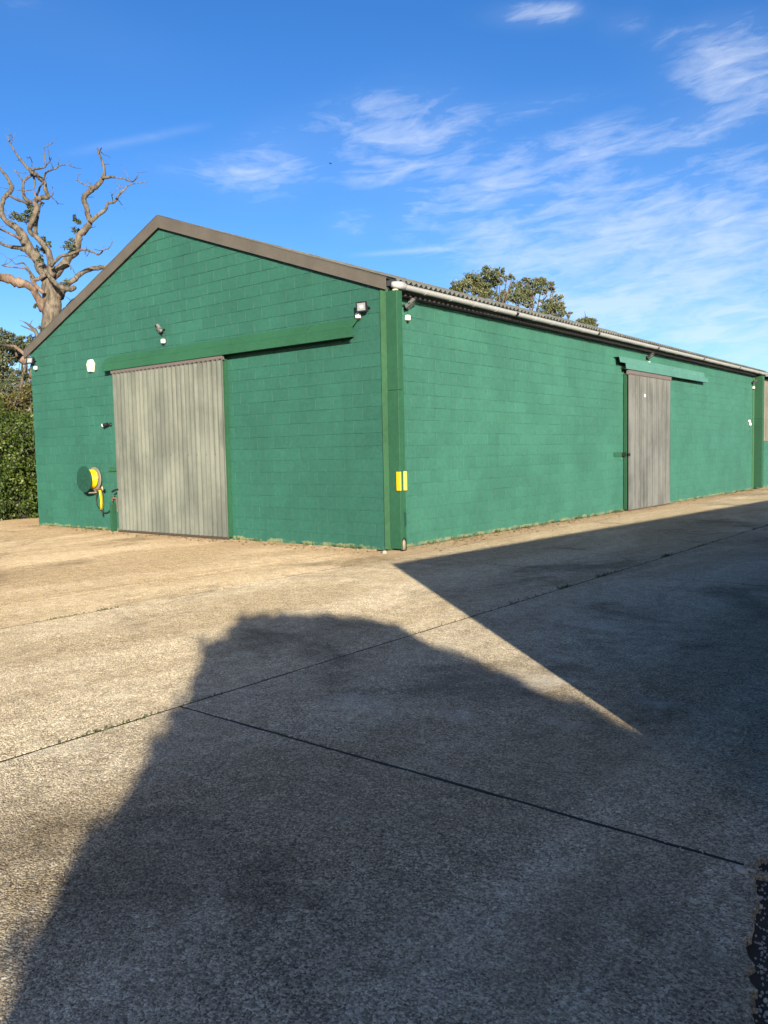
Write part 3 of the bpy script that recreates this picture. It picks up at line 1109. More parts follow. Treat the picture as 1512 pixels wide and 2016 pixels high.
def track_cover(u0, u1, v0, v1, z_top, z_mid, z_bot, p, frame, matname, parent, td=.03):
    """folded steel cover: (u0..u1) upper plate, (v0..v1) lower plate, p = how far it stands off the wall"""
    def P(u, d, z):
        return Vector((u, -d, z)) if frame == 'g' else Vector((SX + d, u, z))
    r_ = MB()
    r_.prism([P(u0, .013, z_top), P(u0, td, z_top), P(u0, p, z_mid + .002), P(u0, p - .006, z_mid - .004), P(u0, td - .006, z_top - .012), P(u0, .013, z_top - .012)],
             P(u1, 0, 0) - P(u0, 0, 0))
    a = r_.build('track_cover', matname, parent)
    m = MB()
    m.prism([P(v0, p - .008, z_mid - .006), P(v0, p + .004, z_mid - .003), P(v0, p + .016, z_bot), P(v0, p - .03, z_bot - .004), P(v0, p - .03, z_bot + .002), P(v0, p + .008, z_bot + .004)],
            P(v1, 0, 0) - P(v0, 0, 0))
    m.build('cover_lip', matname, a)
    m = MB()
    m.prism([P(max(u0, v0) + .12, .02, z_bot + .02), P(max(u0, v0) + .12, p - .05, z_bot + .02), P(max(u0, v0) + .12, p - .05, z_bot + .06), P(max(u0, v0) + .12, .02, z_bot + .06)],
            P(min(u1, v1) - .12, 0, 0) - P(max(u0, v0) + .12, 0, 0))
    m.build('track', 'dark_grey', a)
    m = MB()
    k = int((u1 - u0) / .9)
    for i in range(k + 1):
        u = u0 + .25 + (u1 - u0 - .5) * i / k
        c = P(u, td + (p - td) * .45, z_top - (z_top - z_mid) * .45)
        m.lathe(c, P(0, 1, 0.8) - P(0, 0, 0), [(0, .013), (.012, .010)], 8)
    m.build('cover_bolt', matname, a)
    return a


pc = 0.21
cTL, cTR = on_gable(213, 704, -.03), on_gable(706, 624, -.03)
lL, lR = on_gable(203, 732, -pc), on_gable(694, 650, -pc)
zb = (on_gable(206, 735, -pc).z + on_gable(690, 658, -pc).z) / 2
zm = (on_gable(213, 717, -pc).z + on_gable(695, 640, -pc).z) / 2
track_cover(cTL.x, cTR.x, lL.x, lR.x, (cTL.z + cTR.z) / 2, zm, zb, pc, 'g', 'steel_green', barn)
ps = 0.20
cTL, cTR = on_side(1219, 700, SX + .17), on_side(1386, 735, SX + .17)
lL, lR = on_side(1232, 722, SX + ps), on_side(1393, 748, SX + ps)
zb = (on_side(1240, 726, SX + ps).z + on_side(1391, 754, SX + ps).z) / 2
track_cover(cTL.y, cTR.y, lL.y, lR.y, (cTL.z + cTR.z) / 2 , zb + .15, zb, ps, 's', 'steel_teal', barn, .17)

# ---- sliding door in the long wall
DX = SX + 0.14
y0 = (on_side(1238, 727, DX + .03).y + on_side(1237, 1003, DX + .03).y) / 2
y1 = (on_side(1320, 744, DX + .03).y + on_side(1320, 990, DX + .03).y) / 2
m = MB()
m.box((DX - .03, y0 + .006, 0.04), (SX + .03, y1 - .006, 3.66))
D2 = m.build('sliding_door', 'steel_green', barn)
D2['label'] = 'narrow grey corrugated sliding door in the long wall'
npitch = 20
pitch = (y1 - y0) / npitch
y = y0
dtop = 3.63
for cnt in (7, 7, 6):
    w = cnt * pitch
    m = MB()
    corr(m, (DX - .002 * R.uniform(0, 2), y - (.02 if y > y0 else 0), 0.03), (0, 1, 0), (0, 0, 1), (1, 0, 0), w + (.02 if y > y0 else 0), dtop - .03, pitch=pitch, amp=.031, steps=12)
    m.build('door_sheet', 'sheet_grey', D2, recalc=False)
    y += w
m = MB()
m.box((DX - .02, y0 - .02, dtop + .02), (DX + .036, y1 + .05, dtop + .15))
for i in range(npitch + 1):
    yy = y0 + i * pitch
    m.box((DX - .018, yy - .035, dtop - .002), (DX + .028, yy + .035, dtop + .0185))
m.build('door_rail', 'rail', D2)
m = MB()
m.box((DX - .03, y0 + .01, dtop - .03), (DX - .024, y1 - .01, dtop + .019))
m.build('rail_gap_shade', 'black', D2)  # black strip paints the gap under this rail dark
m = MB()
m.box((DX - .02, y0, 0.004), (DX + .03, y1, 0.03))
m.build('bottom_rail', 'dark_rail', D2)
m = MB()
pz = on_side(1270, 779, DX + .03)
m.lathe((DX + .022, pz.y, pz.z), (1, 0, 0), [(0, .05), (.01, .045)], 14)
m.build('white_disc', 'white', D2)
m = MB()
m.box((SX + .012, 9.55, 1.46), (SX + .03, 10.42, 1.575))
m.build('latch_bar', 'steel_green', barn)
m = MB()
lk = on_side(1235, 896, DX)
m.box((SX + .03, lk.y - .10, 1.47), (DX - .015, lk.y - .03, 1.57))
m.box((DX + .03, lk.y - .02, 1.47), (DX + .06, lk.y + .06, 1.55))
m.build('door_lock', 'black', barn)

# ------------------------------------------------------------------ building beyond
ext = thing('adjoining_barn', (0, L + .3, 0), 'next barn bay with grey sheet cladding above a low green block wall', 'barn')
m = MB()
y2 = L + 14
m.box((SX - .2, L + .02, 0), (SX, y2, 1.872))
m.build('lower_wall', 'block_side', ext)
nb = 0
m = MB()
for k in range(8):
    y = L + .02 - (.225 if k % 2 else 0)
    while y < y2:
        a, b = max(y, L + .02), min(y + .45, y2)
        V, F = block_geo([(a, k * CH), (b, k * CH), (b, (k + 1) * CH), (a, (k + 1) * CH)], lambda a, z, d: Vector((SX + d, a, z)), .0095)
        m.add(V, F)
        y += .45
m.build('blockwork', 'block_side', ext, kind='stuff')
y = L + .02
while y < y2 - .1:
    m = MB()
    corr(m, (SX + .03, y, 1.86), (0, 1, 0), (0, 0, 1), (1, 0, 0), 1.022, 2.5)
    m.build('cladding_sheet', 'clad', ext, recalc=False)
    y += 1.022
gutter(L + .12, y2, ext, gz=4.42)
m = MB()
m.prism([(0.37, L + .06, 4.47), (-5.91, L + .06, 6.72), (-11.7, L + .06, 4.44)], (0, 14, 0))
m.build('roof', 'roof', ext)
m = MB()
m.box((-11.5, L + .06, 0), (SX - .21, y2, 4.43))
m.build('barn_body', 'clad', ext)


# ------------------------------------------------------------------ wall fittings
def frame_at(wall, p):
    """returns map (right, out, up) -> world about point p on the wall face"""
    p = Vector(p)
    if wall == 'g':
        ax, ay = Vector((1, 0, 0)), Vector((0, -1, 0))
    else:
        ax, ay = Vector((0, 1, 0)), Vector((1, 0, 0))
    return p, ax, ay, Vector((0, 0, 1))


def floodlight(wall, p, label, tilt=20, yaw=0, size=.2, sdx=.0, sdz=-.2, sensor=True):
    p, ax, ay, az = frame_at(wall, p)
    t = thing('floodlight', p, label, 'floodlight', 'floodlights with sensors on the barn walls')
    # lamp body direction
    n = (ay * math.cos(rad(tilt)) - az * math.sin(rad(tilt)))
    n = (n * math.cos(rad(yaw)) + ax * math.sin(rad(yaw))).normalized()
    r = az.cross(n).normalized()
    if r.dot(ax) < 0:
        r = -r
    u = n.cross(r)
    if u.z < 0:
        u = -u
    c = p + ay * 0.13 + az * 0.02
    hw, hh = size / 2, size * .42
    m = MB(); m.obox(c - n * .012, r, u, n, hw * .92, hh * .9, .018)
    for k in range(5):
        m.obox(c - n * .036 + u * (hh * .7 * (k - 2) / 2), r, u, n, hw * .8, .005, .008)
    m.build('housing', 'dark_grey', t)
    m = MB()
    for s_ in (-1, 1):
        m.obox(c + n * .012 + r * (s_ * (hw - .01)), r, u, n, .010, hh, .012)
        m.obox(c + n * .012 + u * (s_ * (hh - .01)), r, u, n, hw - .02, .010, .012)
    m.build('rim', 'black', t)
    m = MB(); m.obox(c + n * .0105, r, u, n, hw - .018, hh - .018, .003)
    gl = m.build('glass', 'glass', t)
    m = MB(); m.obox(c + n * .0145, r, u, n, hw * .3, hh * .3, .001)
    m.build('lamp_chip', 'cream', gl)
    m = MB()
    for s_ in (-1, 1):
        m.tube([p + ay * .015 + r * (s_ * hw * .6), p + ay * .06 + r * (s_ * (hw + .008)) - az * .005, c + r * (s_ * (hw + .008))], .008, 6)
    m.obox(p + ay * .01, ax, ay, az, hw * .65, .012, .02)
    m.build('bracket', 'black', t)
    if sensor:
        q = p + ax * sdx + az * sdz
        m = MB(); m.obox(q + ay * .045, ax, ay, az, .042, .038, .045)
        m.build('sensor', 'white', t, bevel=.012)
        m = MB(); m.lathe(q + ay * .05 - az * .045, -az, [(0, .028), (.02, .026), (.034, .012)], 12)
        m.build('sensor_lens', 'black', t, smooth=True)
        m = MB(); m.tube([p + ay * .03, p + ay * .02 + ax * .05 + az * (sdz * .4), q + ay * .02 + ax * .06 - az * .02, q + ay * .03 + ax * .03 - az * .07, q + ay * .04 - az * .05], .006, 6)
        m.build('cable', 'black', t)
    return t


floodlight('g', on_gable(69, 712), 'small floodlight with white sensor at the left end of the gable', tilt=-12, yaw=20, size=.2, sdx=.09, sdz=-.17)
floodlight('g', on_gable(322, 650), 'floodlight above the gable door track beneath the roof apex', tilt=35, yaw=-25, size=.22, sdx=.03, sdz=-.24)
floodlight('g', on_gable(722, 608), 'floodlight at the right end of the gable door track, its pale glass facing the yard', tilt=4, yaw=12, size=.20, sdx=-.16, sdz=-.10)
floodlight('s', on_side(797, 603), 'floodlight on the long wall next to the corner post', tilt=52, yaw=20, size=.26, sdx=.02, sdz=-.20)
floodlight('s', on_side(1273, 703), 'floodlight under the gutter above the narrow side door', tilt=52, yaw=10, size=.26, sdx=.05, sdz=-.17)
floodlight('s', on_side(1480, 753), 'floodlight at the far end of the long wall by the far post', tilt=52, yaw=10, size=.26, sdx=.1, sdz=-.19)

# alarm bell box
c = on_gable(182, 721)
t = thing('alarm_box', c, 'cream six sided alarm box high on the gable left of the door', 'alarm box')
m = MB()
pl = [(-.065, -.14), (.065, -.14), (.105, .05), (.045, .15), (-.045, .15), (-.105, .05)]
m.prism([(c.x + a * 1.25, -.012, c.z + b) for a, b in pl], (0, -.05, 0))
m.build('back_case', 'cream', t)
m = MB()
m.prism([(c.x + a * 1.2, -.063, c.z + b * .96) for a, b in pl], (0, -.022, 0))
m.build('front_cover', 'cream', t, bevel=.008)
m = MB()
m.box((c.x - .06, -.075, c.z - .135), (c.x + .06, -.02, c.z - .122))
m.build('lower_lens', 'flange', t)

# security camera
c = on_gable(219, 836)
t = thing('security_camera', c, 'little black and white security camera beside the left edge of the gable door', 'security camera')
m = MB(); m.lathe(c, (0, -1, 0), [(0.01, .05), (.03, .045), (.05, .02)], 14); m.build('mount', 'black', t)
m = MB(); m.tube([c + Vector((0, -.05, 0)), c + Vector((-.01, -.09, .005)), c + Vector((-.04, -.11, .01))], .014, 8); m.build('arm', 'black', t)
m = MB(); m.tube([c + Vector((.02, -.10, .015)), c + Vector((-.09, -.155, -.01))], .034, 12); m.build('camera_body', 'black', t)
m = MB(); m.tube([c + Vector((-.09, -.155, -.01)), c + Vector((-.11, -.165, -.015))], .036, 12); m.build('camera_face', 'white', t)

# white pipe fitting near the far post
c = on_side(1473, 832)
t = thing('cable_spur', c, 'small white two lobed fitting on the long wall near the far post', 'wall fitting')
m = MB(); m.lathe(c + Vector((.0, -.02, .05)), (1, 0, 0), [(.01, .06), (.07, .055), (.09, .03)], 14); m.build('upper_cap', 'white', t, smooth=True)
m = MB(); m.lathe(c + Vector((0, .12, -.06)), (1, 0, 0), [(.01, .065), (.07, .06), (.09, .03)], 14); m.build('lower_cap', 'white', t, smooth=True)

# hose reel
hx, hz = -8.73, 1.215
t = thing('hose_reel', (hx, 0, hz), 'green hose reel wound with yellow hose on the gable left of the door', 'hose reel')
ax = Vector((0, -1, 0))
m = MB(); m.lathe((hx, 0, hz), ax, [(.075, .275), (.085, .28), (.095, .275)], 36); bf = m.build('back_flange', 'flange', t)
m = MB(); m.lathe((hx, 0, hz), ax, [(.095, .13), (.345, .13)], 28); m.build('drum', 'dark_green', t)
m = MB(); m.lathe((hx, 0, hz), ax, [(.345, .30), (.35, .308), (.362, .308), (.368, .30)], 40); ff = m.build('front_flange', 'dark_green', t)
m = MB()
for k in range(8):
    a = 2 * math.pi * k / 8
    d = Vector((math.cos(a), 0, math.sin(a)))
    m.obox(Vector((hx, -.372, hz)) + d * .17, d, ax, d.cross(ax), .11, .005, .008)
m.build('spoke_rib', 'dark_green', ff)
m = MB(); m.lathe((hx, -.36, hz), ax, [(0, .05), (.03, .045), (.035, .02)], 20); m.build('hub', 'dark_green', ff)
m = MB()
pts = []
N = 8 * 22
for i in range(N + 1):
    a = 2 * math.pi * i / 22
    yy = -.115 - .21 * (i / N)
    pts.append((hx + .185 * math.cos(a), yy, hz + .185 * math.sin(a)))
m.tube(pts, .0165, 8)
m2 = []
for i in range(N - 24):
    a = 2 * math.pi * i / 22 + .4
    yy = -.13 - .18 * (i / N)
    m2.append((hx + .212 * math.cos(a), yy, hz + .212 * math.sin(a)))
m.tube(m2, .0165, 8)
m.build('wound_hose', 'hose', t, smooth=True)
m = MB()
m.box((hx - .05, -.012, hz - .33), (hx + .05, -.07, hz + .12))
m.box((hx - .02, -.05, hz - .34), (hx + .02, -.25, hz - .31))
m.build('wall_bracket', 'flange', t)
m = MB()
s0 = on_gable(186, 962, -.27); s1 = on_gable(201, 960, -.22)
m.tube([s0, (s0 + s1) / 2 + Vector((0, 0, -.03)), s1], .02, 8)
m.lathe(s1 + Vector((0, 0, .02)), (0.2, 0, -1), [(0, .03), (.05, .034), (.09, .024)], 12)
m.build('hose_guide', 'brass', t)
m = MB()
hp = [on_gable(196, 964, -.2), on_gable(198, 975, -.17), on_gable(199.5, 988, -.14), on_gable(199, 1003, -.12)]
m.tube(hp, .024, 10)
m.build('hanging_hose', 'hose', t, smooth=True)
m = MB()
hp = [on_gable(198, 962, -.14), on_gable(201, 978, -.10), on_gable(202, 990, -.08), on_gable(202, 1003, -.07)]
m.tube(hp, .018, 8)
m.build('hose_return', 'hose_old', t, smooth=True)
m = MB()
m.tube([on_gable(199.5, 1002, -.12), on_gable(202, 1007, -.11), on_gable(202.5, 1017, -.10)], .014, 8)
m.build('nozzle', 'rubber', t)
m = MB()
hp = [(192, 968), (189.5, 980), (190, 992), (195, 1001), (202, 1008), (209, 1009.5), (216, 1005), (220, 996), (222, 986)]
# smooth the loop
hp = [on_gable(x, y, -.08) for x, y in hp]
sm = []
for i in range(len(hp) - 1):
    p0, p1, p2, p3 = hp[max(i - 1, 0)], hp[i], hp[i + 1], hp[min(i + 2, len(hp) - 1)]
    for k in range(5):
        s_ = k / 5
        sm.append(.5 * ((2 * p1) + (p2 - p0) * s_ + (2 * p0 - 5 * p1 + 4 * p2 - p3) * s_ ** 2 + (3 * p1 - p0 - 3 * p2 + p3) * s_ ** 3))
sm.append(hp[-1])
m.tube(sm, .011, 8)
m.build('feed_hose', 'rubber', t, smooth=True)

# tap
c = on_gable(223, 981, -.08)
t = thing('water_tap', c, 'brass garden tap on a pipe left of the gable door', 'tap')
m = MB(); m.tube([(c.x + .06, -.02, c.z - .32), (c.x + .06, -.03, c.z)], .014, 8); m.build('riser_pipe', 'brass', t)
m = MB(); m.tube([(c.x + .06, -.03, c.z), (c.x + .02, -.09, c.z + .01), (c.x - .02, -.09, c.z - .01), (c.x - .03, -.085, c.z - .06)], [.017, .02, .02, .016], 10); m.build('spout', 'brass', t)
m = MB(); m.obox((c.x + .02, -.09, c.z + .06), Vector((1, 0, 0)), Vector((0, 1, 0)), Vector((0, 0, 1)), .05, .012, .01); m.tube([(c.x + .02, -.09, c.z), (c.x + .02, -.09, c.z + .06)], .008, 8); m.build('handle', 'brass', t)
# black tapered piece at the left edge of the gable door
c = on_gable(224, 967, -.235)
m = MB()
m.prism([(c.x - .06, -.26, c.z - .035), (c.x + .16, -.255, c.z + .035), (c.x + .16, -.255, c.z + .06), (c.x + .02, -.26, c.z + .035), (c.x - .06, -.26, c.z + .0)], (0, .03, 0))
m.build('black_wedge', 'black', D1)

# yellow corner guards
t = thing('corner_guard', (0.40, PY, 1.19), 'pair of bright yellow guard strips on the corner post', 'corner guard')
m = MB(); m.box((0.325, PY - .03, 1.035), (0.418, PY - .003, 1.355)); m.build('front_strip', 'yellow', t, bevel=.006)
m = MB(); m.box((0.388, 0.035, 1.035), (0.424, 0.105, 1.36)); m.build('side_strip', 'yellow_pale', t, bevel=.006)


# ------------------------------------------------------------------ stones
def stone_geo(c, r, rng):
    t = (1 + 5 ** .5) / 2
    base = [(-1, t, 0), (1, t, 0), (-1, -t, 0), (1, -t, 0), (0, -1, t), (0, 1, t), (0, -1, -t), (0, 1, -t), (t, 0, -1), (t, 0, 1), (-t, 0, -1), (-t, 0, 1)]
    F = [(0, 11, 5), (0, 5, 1), (0, 1, 7), (0, 7, 10), (0, 10, 11), (1, 5, 9), (5, 11, 4), (11, 10, 2), (10, 7, 6), (7, 1, 8), (3, 9, 4), (3, 4, 2), (3, 2, 6), (3, 6, 8), (3, 8, 9), (4, 9, 5), (2, 4, 11), (6, 2, 10), (8, 6, 7), (9, 8, 1)]
    rot = Matrix.Rotation(rng.uniform(0, 6.3), 3, 'Z') @ Matrix.Rotation(rng.uniform(0, 6.3), 3, 'X')
    sc = (rng.uniform(.7, 1.3), rng.uniform(.6, 1.1), rng.uniform(.5, .9))
    V = []
    for b in base:
        v = Vector(b) / 1.9
        v *= rng.uniform(.8, 1.15)
        v = rot @ Vector((v.x * sc[0], v.y * sc[1], v.z * sc[2]))
        V.append(Vector(c) + v * r)
    return V, F


rg = random.Random(3)
m = MB()
for i in range(520):
    y = rg.uniform(-11.5, -7.2)
    x = 8.10 + (max(-.125, min(.5, -.27 * (y + 7.67) - .118)) if y < -7.6 else 0) + abs(rg.gauss(0, .16))
    r = rg.choice((.004, .005, .006, .008, .010, .014)) * rg.uniform(.8, 1.3)
    m.add(*stone_geo((x, y, -.028 + r * .5), r, rg))
for i in range(150):                     # a few strayed onto the slab edge
    y = rg.uniform(-10.5, -5)
    x = 8.09 - abs(rg.gauss(0, .35))
    r = rg.uniform(.002, .006)
    m.add(*stone_geo((x, y, r * .5), r, rg))
for i in range(700):
    p = on_ground(rg.uniform(0, 1500), rg.uniform(1400, 2016))
    m.add(*stone_geo((p.x, p.y, .001), rg.uniform(.0014, .0036), rg))
for i in range(1500):
    y = rg.uniform(-10, -7.3)
    x = 8.10 + max(-.125, min(.5, -.27 * (y + 7.67) - .118)) + rg.uniform(-.02, .25)
    m.add(*stone_geo((x, y, -.027), rg.uniform(.003, .007), rg))
m.build('gravel', 'stone', kind='stuff', recalc=False)
for (px, py, r, lab) in ((757, 1090, .05, 'white stone lying against the foot of the corner trim'),
                         (1458, 1718, .026, 'pale pebble on the cracked joint near the slab edge')):
    p = on_ground(px, py)
    m = MB(); m.add(*stone_geo((p.x, p.y, r * .4), r, rg))
    o = m.build('stone', 'stone'); tag(o, lab, 'stone')


# ------------------------------------------------------------------ small growth
def blades(mb, c, n, h, spread, rng, w=.006):
    for i in range(n):
        a = rng.uniform(0, 6.28)
        x, y = c[0] + rng.gauss(0, spread[0]), c[1] + rng.gauss(0, spread[1])
        hh = h * rng.uniform(.4, 1.2)
        lean = rng.uniform(.1, .9) * hh
        dx, dy = math.cos(a), math.sin(a)
        z0 = c[2]
        mb.add([(x - dy * w, y + dx * w, z0), (x + dy * w, y - dx * w, z0), (x + dx * lean * .5 + dy * w * .6, y + dy * lean * .5 - dx * w * .6, z0 + hh * .65),
                (x + dx * lean, y + dy * lean, z0 + hh)], [(0, 1, 2), (0, 2, 3)])


rg = random.Random(11)
m = MB()
for (px, py, n, sp) in ((275, 1418, 60, .10), (240, 1430, 40, .10), (190, 1450, 60, .12), (205, 1444, 60, .1), (430, 1374, 50, .06), (410, 1382, 40, .08), (395, 1388, 20, .05), (520, 1338, 20, .05),
                        (590, 1312, 14, .04), (660, 1290, 12, .05), (820, 1247, 36, .08), (300, 1409, 25, .06), (120, 1474, 12, .1)):
    p = on_ground(px, py)
    blades(m, (4.35, p.y, -.004), n // 2, .020, (.012, sp), rg, .004)
for i in range(60):
    y = rg.uniform(-4.8, 16)
    blades(m, (4.35, y, -.02), rg.choice((4, 8, 20)), .05, (.012, .10), rg, .006)
for y in (-2.0, -1.95, -.9, 1.4, 1.5):
    blades(m, (4.35, y, -.02), 50, .06, (.015, .09), rg, .006)
for (px, py) in ((575, 1446), (610, 1458), (560, 1440)):
    p = on_ground(px, py)
    blades(m, (p.x, -7.66, -.02), 40, .03, (.06, .008), rg, .004)
for i in range(16):
    blades(m, (rg.uniform(.8, 8), -.63, -.02), rg.choice((4, 8, 14)), .04, (.09, .01), rg, .006)
for i in range(14):
    blades(m, (.753, rg.uniform(-7, 8), -.02), rg.choice((6, 14)), .04, (.01, .08), rg, .006)
for (px, py) in ((100, 1214), (200, 1197), (110, 1212)):
    p = on_ground(px, py)
    blades(m, (.753, p.y, -.02), 40, .04, (.012, .1), rg, .006)
# weeds along the foot of the long wall and under the gable
for i in range(80):
    y = rg.uniform(.4, 23) if i % 3 else rg.uniform(2, 10)
    blades(m, (SX + abs(rg.gauss(.03, .06)), y, 0), rg.choice((5, 9, 22)), .07, (.03, .06), rg, .005)
for i in range(30):
    x = rg.uniform(-11.4, -8.2) if i % 2 else rg.uniform(-3.9, 0)
    blades(m, (x, -.06, 0), rg.choice((6, 12)), .06, (.06, .02), rg, .006)
m.build('joint_grass', 'grass', kind='stuff', recalc=False)
m = MB()
for i in range(2600):
    if i % 4:
        y = rg.uniform(.3, 23.2)
        x = SX + abs(rg.gauss(.05, .32))
    else:
        x = rg.uniform(-11.5, 0)
        y = -.14 - abs(rg.gauss(0, .25))
        if dx0 - .1 < x < dx1 + .1:
            y -= .1
    s_ = rg.uniform(.008, .03)
    a = rg.uniform(0, 6.28)
    d = Vector((math.cos(a), math.sin(a), 0)); e = Vector((-d.y, d.x, 0))
    z = rg.uniform(.004, .012)
    P = Vector((x, y, z))
    up = Vector((0, 0, rg.uniform(0, s_ * .8)))
    m.add([P - d * s_, P + e * s_ * .45 + up, P + d * s_ + up * .5, P - e * s_ * .45], [(0, 1, 2), (0, 2, 3)])
m.build('dry_leaves', 'dry', kind='stuff', recalc=False)


# ------------------------------------------------------------------ trees
def leaves(name, clumps, n, size, mat, parent, seed, shell=0.55, kind=None):
    """clumps: (centre, (rx, ry, rz)) ; n leaves shared by volume"""
    rs = np.random.RandomState(seed)
    vol = np.array([c[1][0] * c[1][1] * c[1][2] for c in clumps]) ** .75
    cnt = np.maximum(6, (n * vol / vol.sum()).astype(int))
    P = []
    for (c, r), k in zip(clumps, cnt):
        ns = max(4, k // 22)
        sub = rs.normal(size=(ns, 3)); sub /= np.linalg.norm(sub, axis=1)[:, None]
        sub *= (shell + (1 - shell) * rs.rand(ns, 1)) ** .5 * rs.uniform(.75, 1.18, (ns, 1))
        pick = rs.randint(0, ns, k)
        sg = rs.uniform(.10, .24, (ns, 1))
        d = sub[pick] + rs.normal(size=(k, 3)) * sg[pick]
        P.append(np.array(c)[None, :] + d * np.array(r)[None, :])
    P = np.concatenate(P)
    k = len(P)
    a = rs.normal(size=(k, 3)); a /= np.linalg.norm(a, axis=1)[:, None]
    b = rs.normal(size=(k, 3)); b -= a * (a * b).sum(1)[:, None]; b /= np.linalg.norm(b, axis=1)[:, None]
    s = (size * (0.6 + .8 * rs.rand(k, 1)))
    V = np.empty((k, 4, 3))
    V[:, 0] = P - a * s; V[:, 1] = P + b * s * .55; V[:, 2] = P + a * s; V[:, 3] = P - b * s * .55
    nn = np.cross(a, b)
    V[:, 1] += nn * s * .18; V[:, 3] += nn * s * .18
    org = ORIG[parent] if parent else Vector((0, 0, 0))
    V -= np.array(org)[None, None, :]
    me = bpy.data.meshes.new(name)
    me.vertices.add(k * 4)
    me.vertices.foreach_set('co', V.reshape(-1))
    me.loops.add(k * 4)
    me.loops.foreach_set('vertex_index', np.arange(k * 4, dtype=np.int32))
    me.polygons.add(k)
    me.polygons.foreach_set('loop_start', np.arange(0, k * 4, 4, dtype=np.int32))
    me.polygons.foreach_set('loop_total', np.full(k, 4, dtype=np.int32))
    me.update(calc_edges=True)
    me.materials.append(MAT[mat])
    o = bpy.data.objects.new(name, me)
    COL.objects.link(o)
    if parent:
        o.parent = parent
    if kind:
        o['kind'] = kind
    return o


def curve_pts(pts, k=4):
    out = []
    for i in range(len(pts) - 1):
        p0, p1, p2, p3 = pts[max(i - 1, 0)], pts[i], pts[i + 1], pts[min(i + 2, len(pts) - 1)]
        for j in range(k):
            s_ = j / k
            out.append(.5 * ((2 * p1) + (p2 - p0) * s_ + (2 * p0 - 5 * p1 + 4 * p2 - p3) * s_ ** 2 + (3 * p1 - p0 - 3 * p2 + p3) * s_ ** 3))
    out.append(pts[-1])
    return out


# the stag-headed oak; limbs listed as (x, y, width) in units of 0.218 px, drift = how far the limb leans towards or away
OD = 34.0
Z = 4.582


def oak_pt(x, y, dd):
    return at_depth(x / Z, 260 + y / Z, OD + dd)


base = at_depth(98, 640, OD)
oak = thing('dead_oak', (base.x, base.y, 0), 'tall dead oak with bare twisting limbs behind the left roof slope', 'tree')
rg = random.Random(21)


def limb(name, pts, d0, d1, mat='oak_bark', parent=None, twigs=0, cap=True):
    n = len(pts)
    P, Rr = [], []
    ph = rg.uniform(0, 6)
    for i, (x, y, w) in enumerate(pts):
        t_ = i / max(1, n - 1)
        dd = d0 + (d1 - d0) * t_ + .35 * math.sin(ph + t_ * 5) * t_
        P.append(oak_pt(x, y, dd))
        Rr.append(w / Z / FPX * (OD + dd) / 2)
    C = curve_pts(P, 4)
    RR = []
    for i in range(n - 1):
        for k in range(4):
            RR.append(Rr[i] + (Rr[i + 1] - Rr[i]) * k / 4)
    RR.append(Rr[-1])
    # knotty irregularity
    C2 = [p + Vector((rg.gauss(0, 1), rg.gauss(0, 1), rg.gauss(0, 1))) * (r * .09) for p, r in zip(C, RR)]
    C2[0] = C[0]
    RR = [r * rg.uniform(.94, 1.07) for r in RR]
    m = MB()
    m.tube(C2, RR, 9, wob=.35)
    for k in range(int(twigs * 1.6) + 1):
        i = rg.randrange(len(C2) // 3, len(C2))
        p = C2[i]
        d = Vector((rg.gauss(0, 1), rg.gauss(0, 1), rg.gauss(.5, .8))).normalized()
        ln = rg.uniform(.15, .75)
        q = [p, p + d * ln * .4, p + d * ln * .7 + Vector((rg.gauss(0, .08), rg.gauss(0, .08), .05)), p + d * ln + Vector((rg.gauss(0, .12), rg.gauss(0, .12), .1))]
        m.tube(q, [.018, .012, .008, .003], 5)
    return m.build(name, mat, parent or oak, smooth=True)


tz = -(OD * 0)
m = MB()
trunk_px = [(455, 3200, 190), (455, 2600, 178), (452, 2100, 172), (455, 1900, 168), (465, 1700, 165), (466, 1560, 165), (455, 1440, 150), (440, 1340, 120), (425, 1270, 85)]
P = [oak_pt(x, y, 0) for x, y, w in trunk_px]
P[0] = Vector((P[1].x, P[1].y, -.05))
Rr = [w / Z / FPX * OD / 2 for x, y, w in trunk_px]
Rr[0] *= 1.5
C = curve_pts(P, 4)
RR = [np.interp(i / (len(C) - 1) * (len(Rr) - 1), range(len(Rr)), Rr) for i in range(len(C))]
m.tube(C, [r * rg.uniform(.95, 1.06) for r in RR], 16, wob=.22)
m.build('trunk', 'oak_bark', oak, smooth=True)
limb('limb', [(430, 1330, 115), (370, 1200, 100), (300, 1090, 95), (235, 1000, 88), (185, 900, 75), (130, 850, 58), (50, 800, 45), (15, 720, 40), (22, 640, 38), (50, 580, 38), (108, 510, 38), (80, 440, 30), (30, 360, 25), (-25, 300, 14)], 0, 2.0, twigs=4)
limb('limb', [(460, 1300, 62), (455, 1140, 58), (410, 1040, 50), (340, 960, 46), (272, 890, 44), (275, 840, 45), (310, 760, 50), (335, 690, 44), (320, 620, 48), (380, 592, 38), (432, 588, 38), (410, 520, 36), (395, 450, 38), (340, 400, 42), (280, 350, 38), (235, 310, 28), (180, 240, 21), (130, 170, 16), (95, 110, 12), (76, 80, 6)], -.3, -2.5, twigs=5)
limb('limb', [(330, 960, 38), (320, 900, 36), (328, 800, 34), (350, 690, 30), (372, 640, 20), (400, 640, 6)], .6, -.5)
limb('limb', [(320, 650, 32), (230, 605, 30), (210, 530, 25), (216, 450, 22), (262, 402, 25), (300, 395, 20), (315, 470, 16), (300, 520, 8)], -1, -2)
limb('twig', [(212, 450, 15), (160, 380, 10), (120, 335, 4)], -1.4, -1.8)
limb('limb', [(330, 700, 26), (240, 640, 26), (150, 605, 24), (80, 570, 18)], -1, 1.5)
limb('twig', [(285, 345, 20), (330, 328, 19), (408, 312, 18), (402, 230, 14), (395, 150, 10), (430, 120, 6), (478, 103, 3)], -2.3, -3)
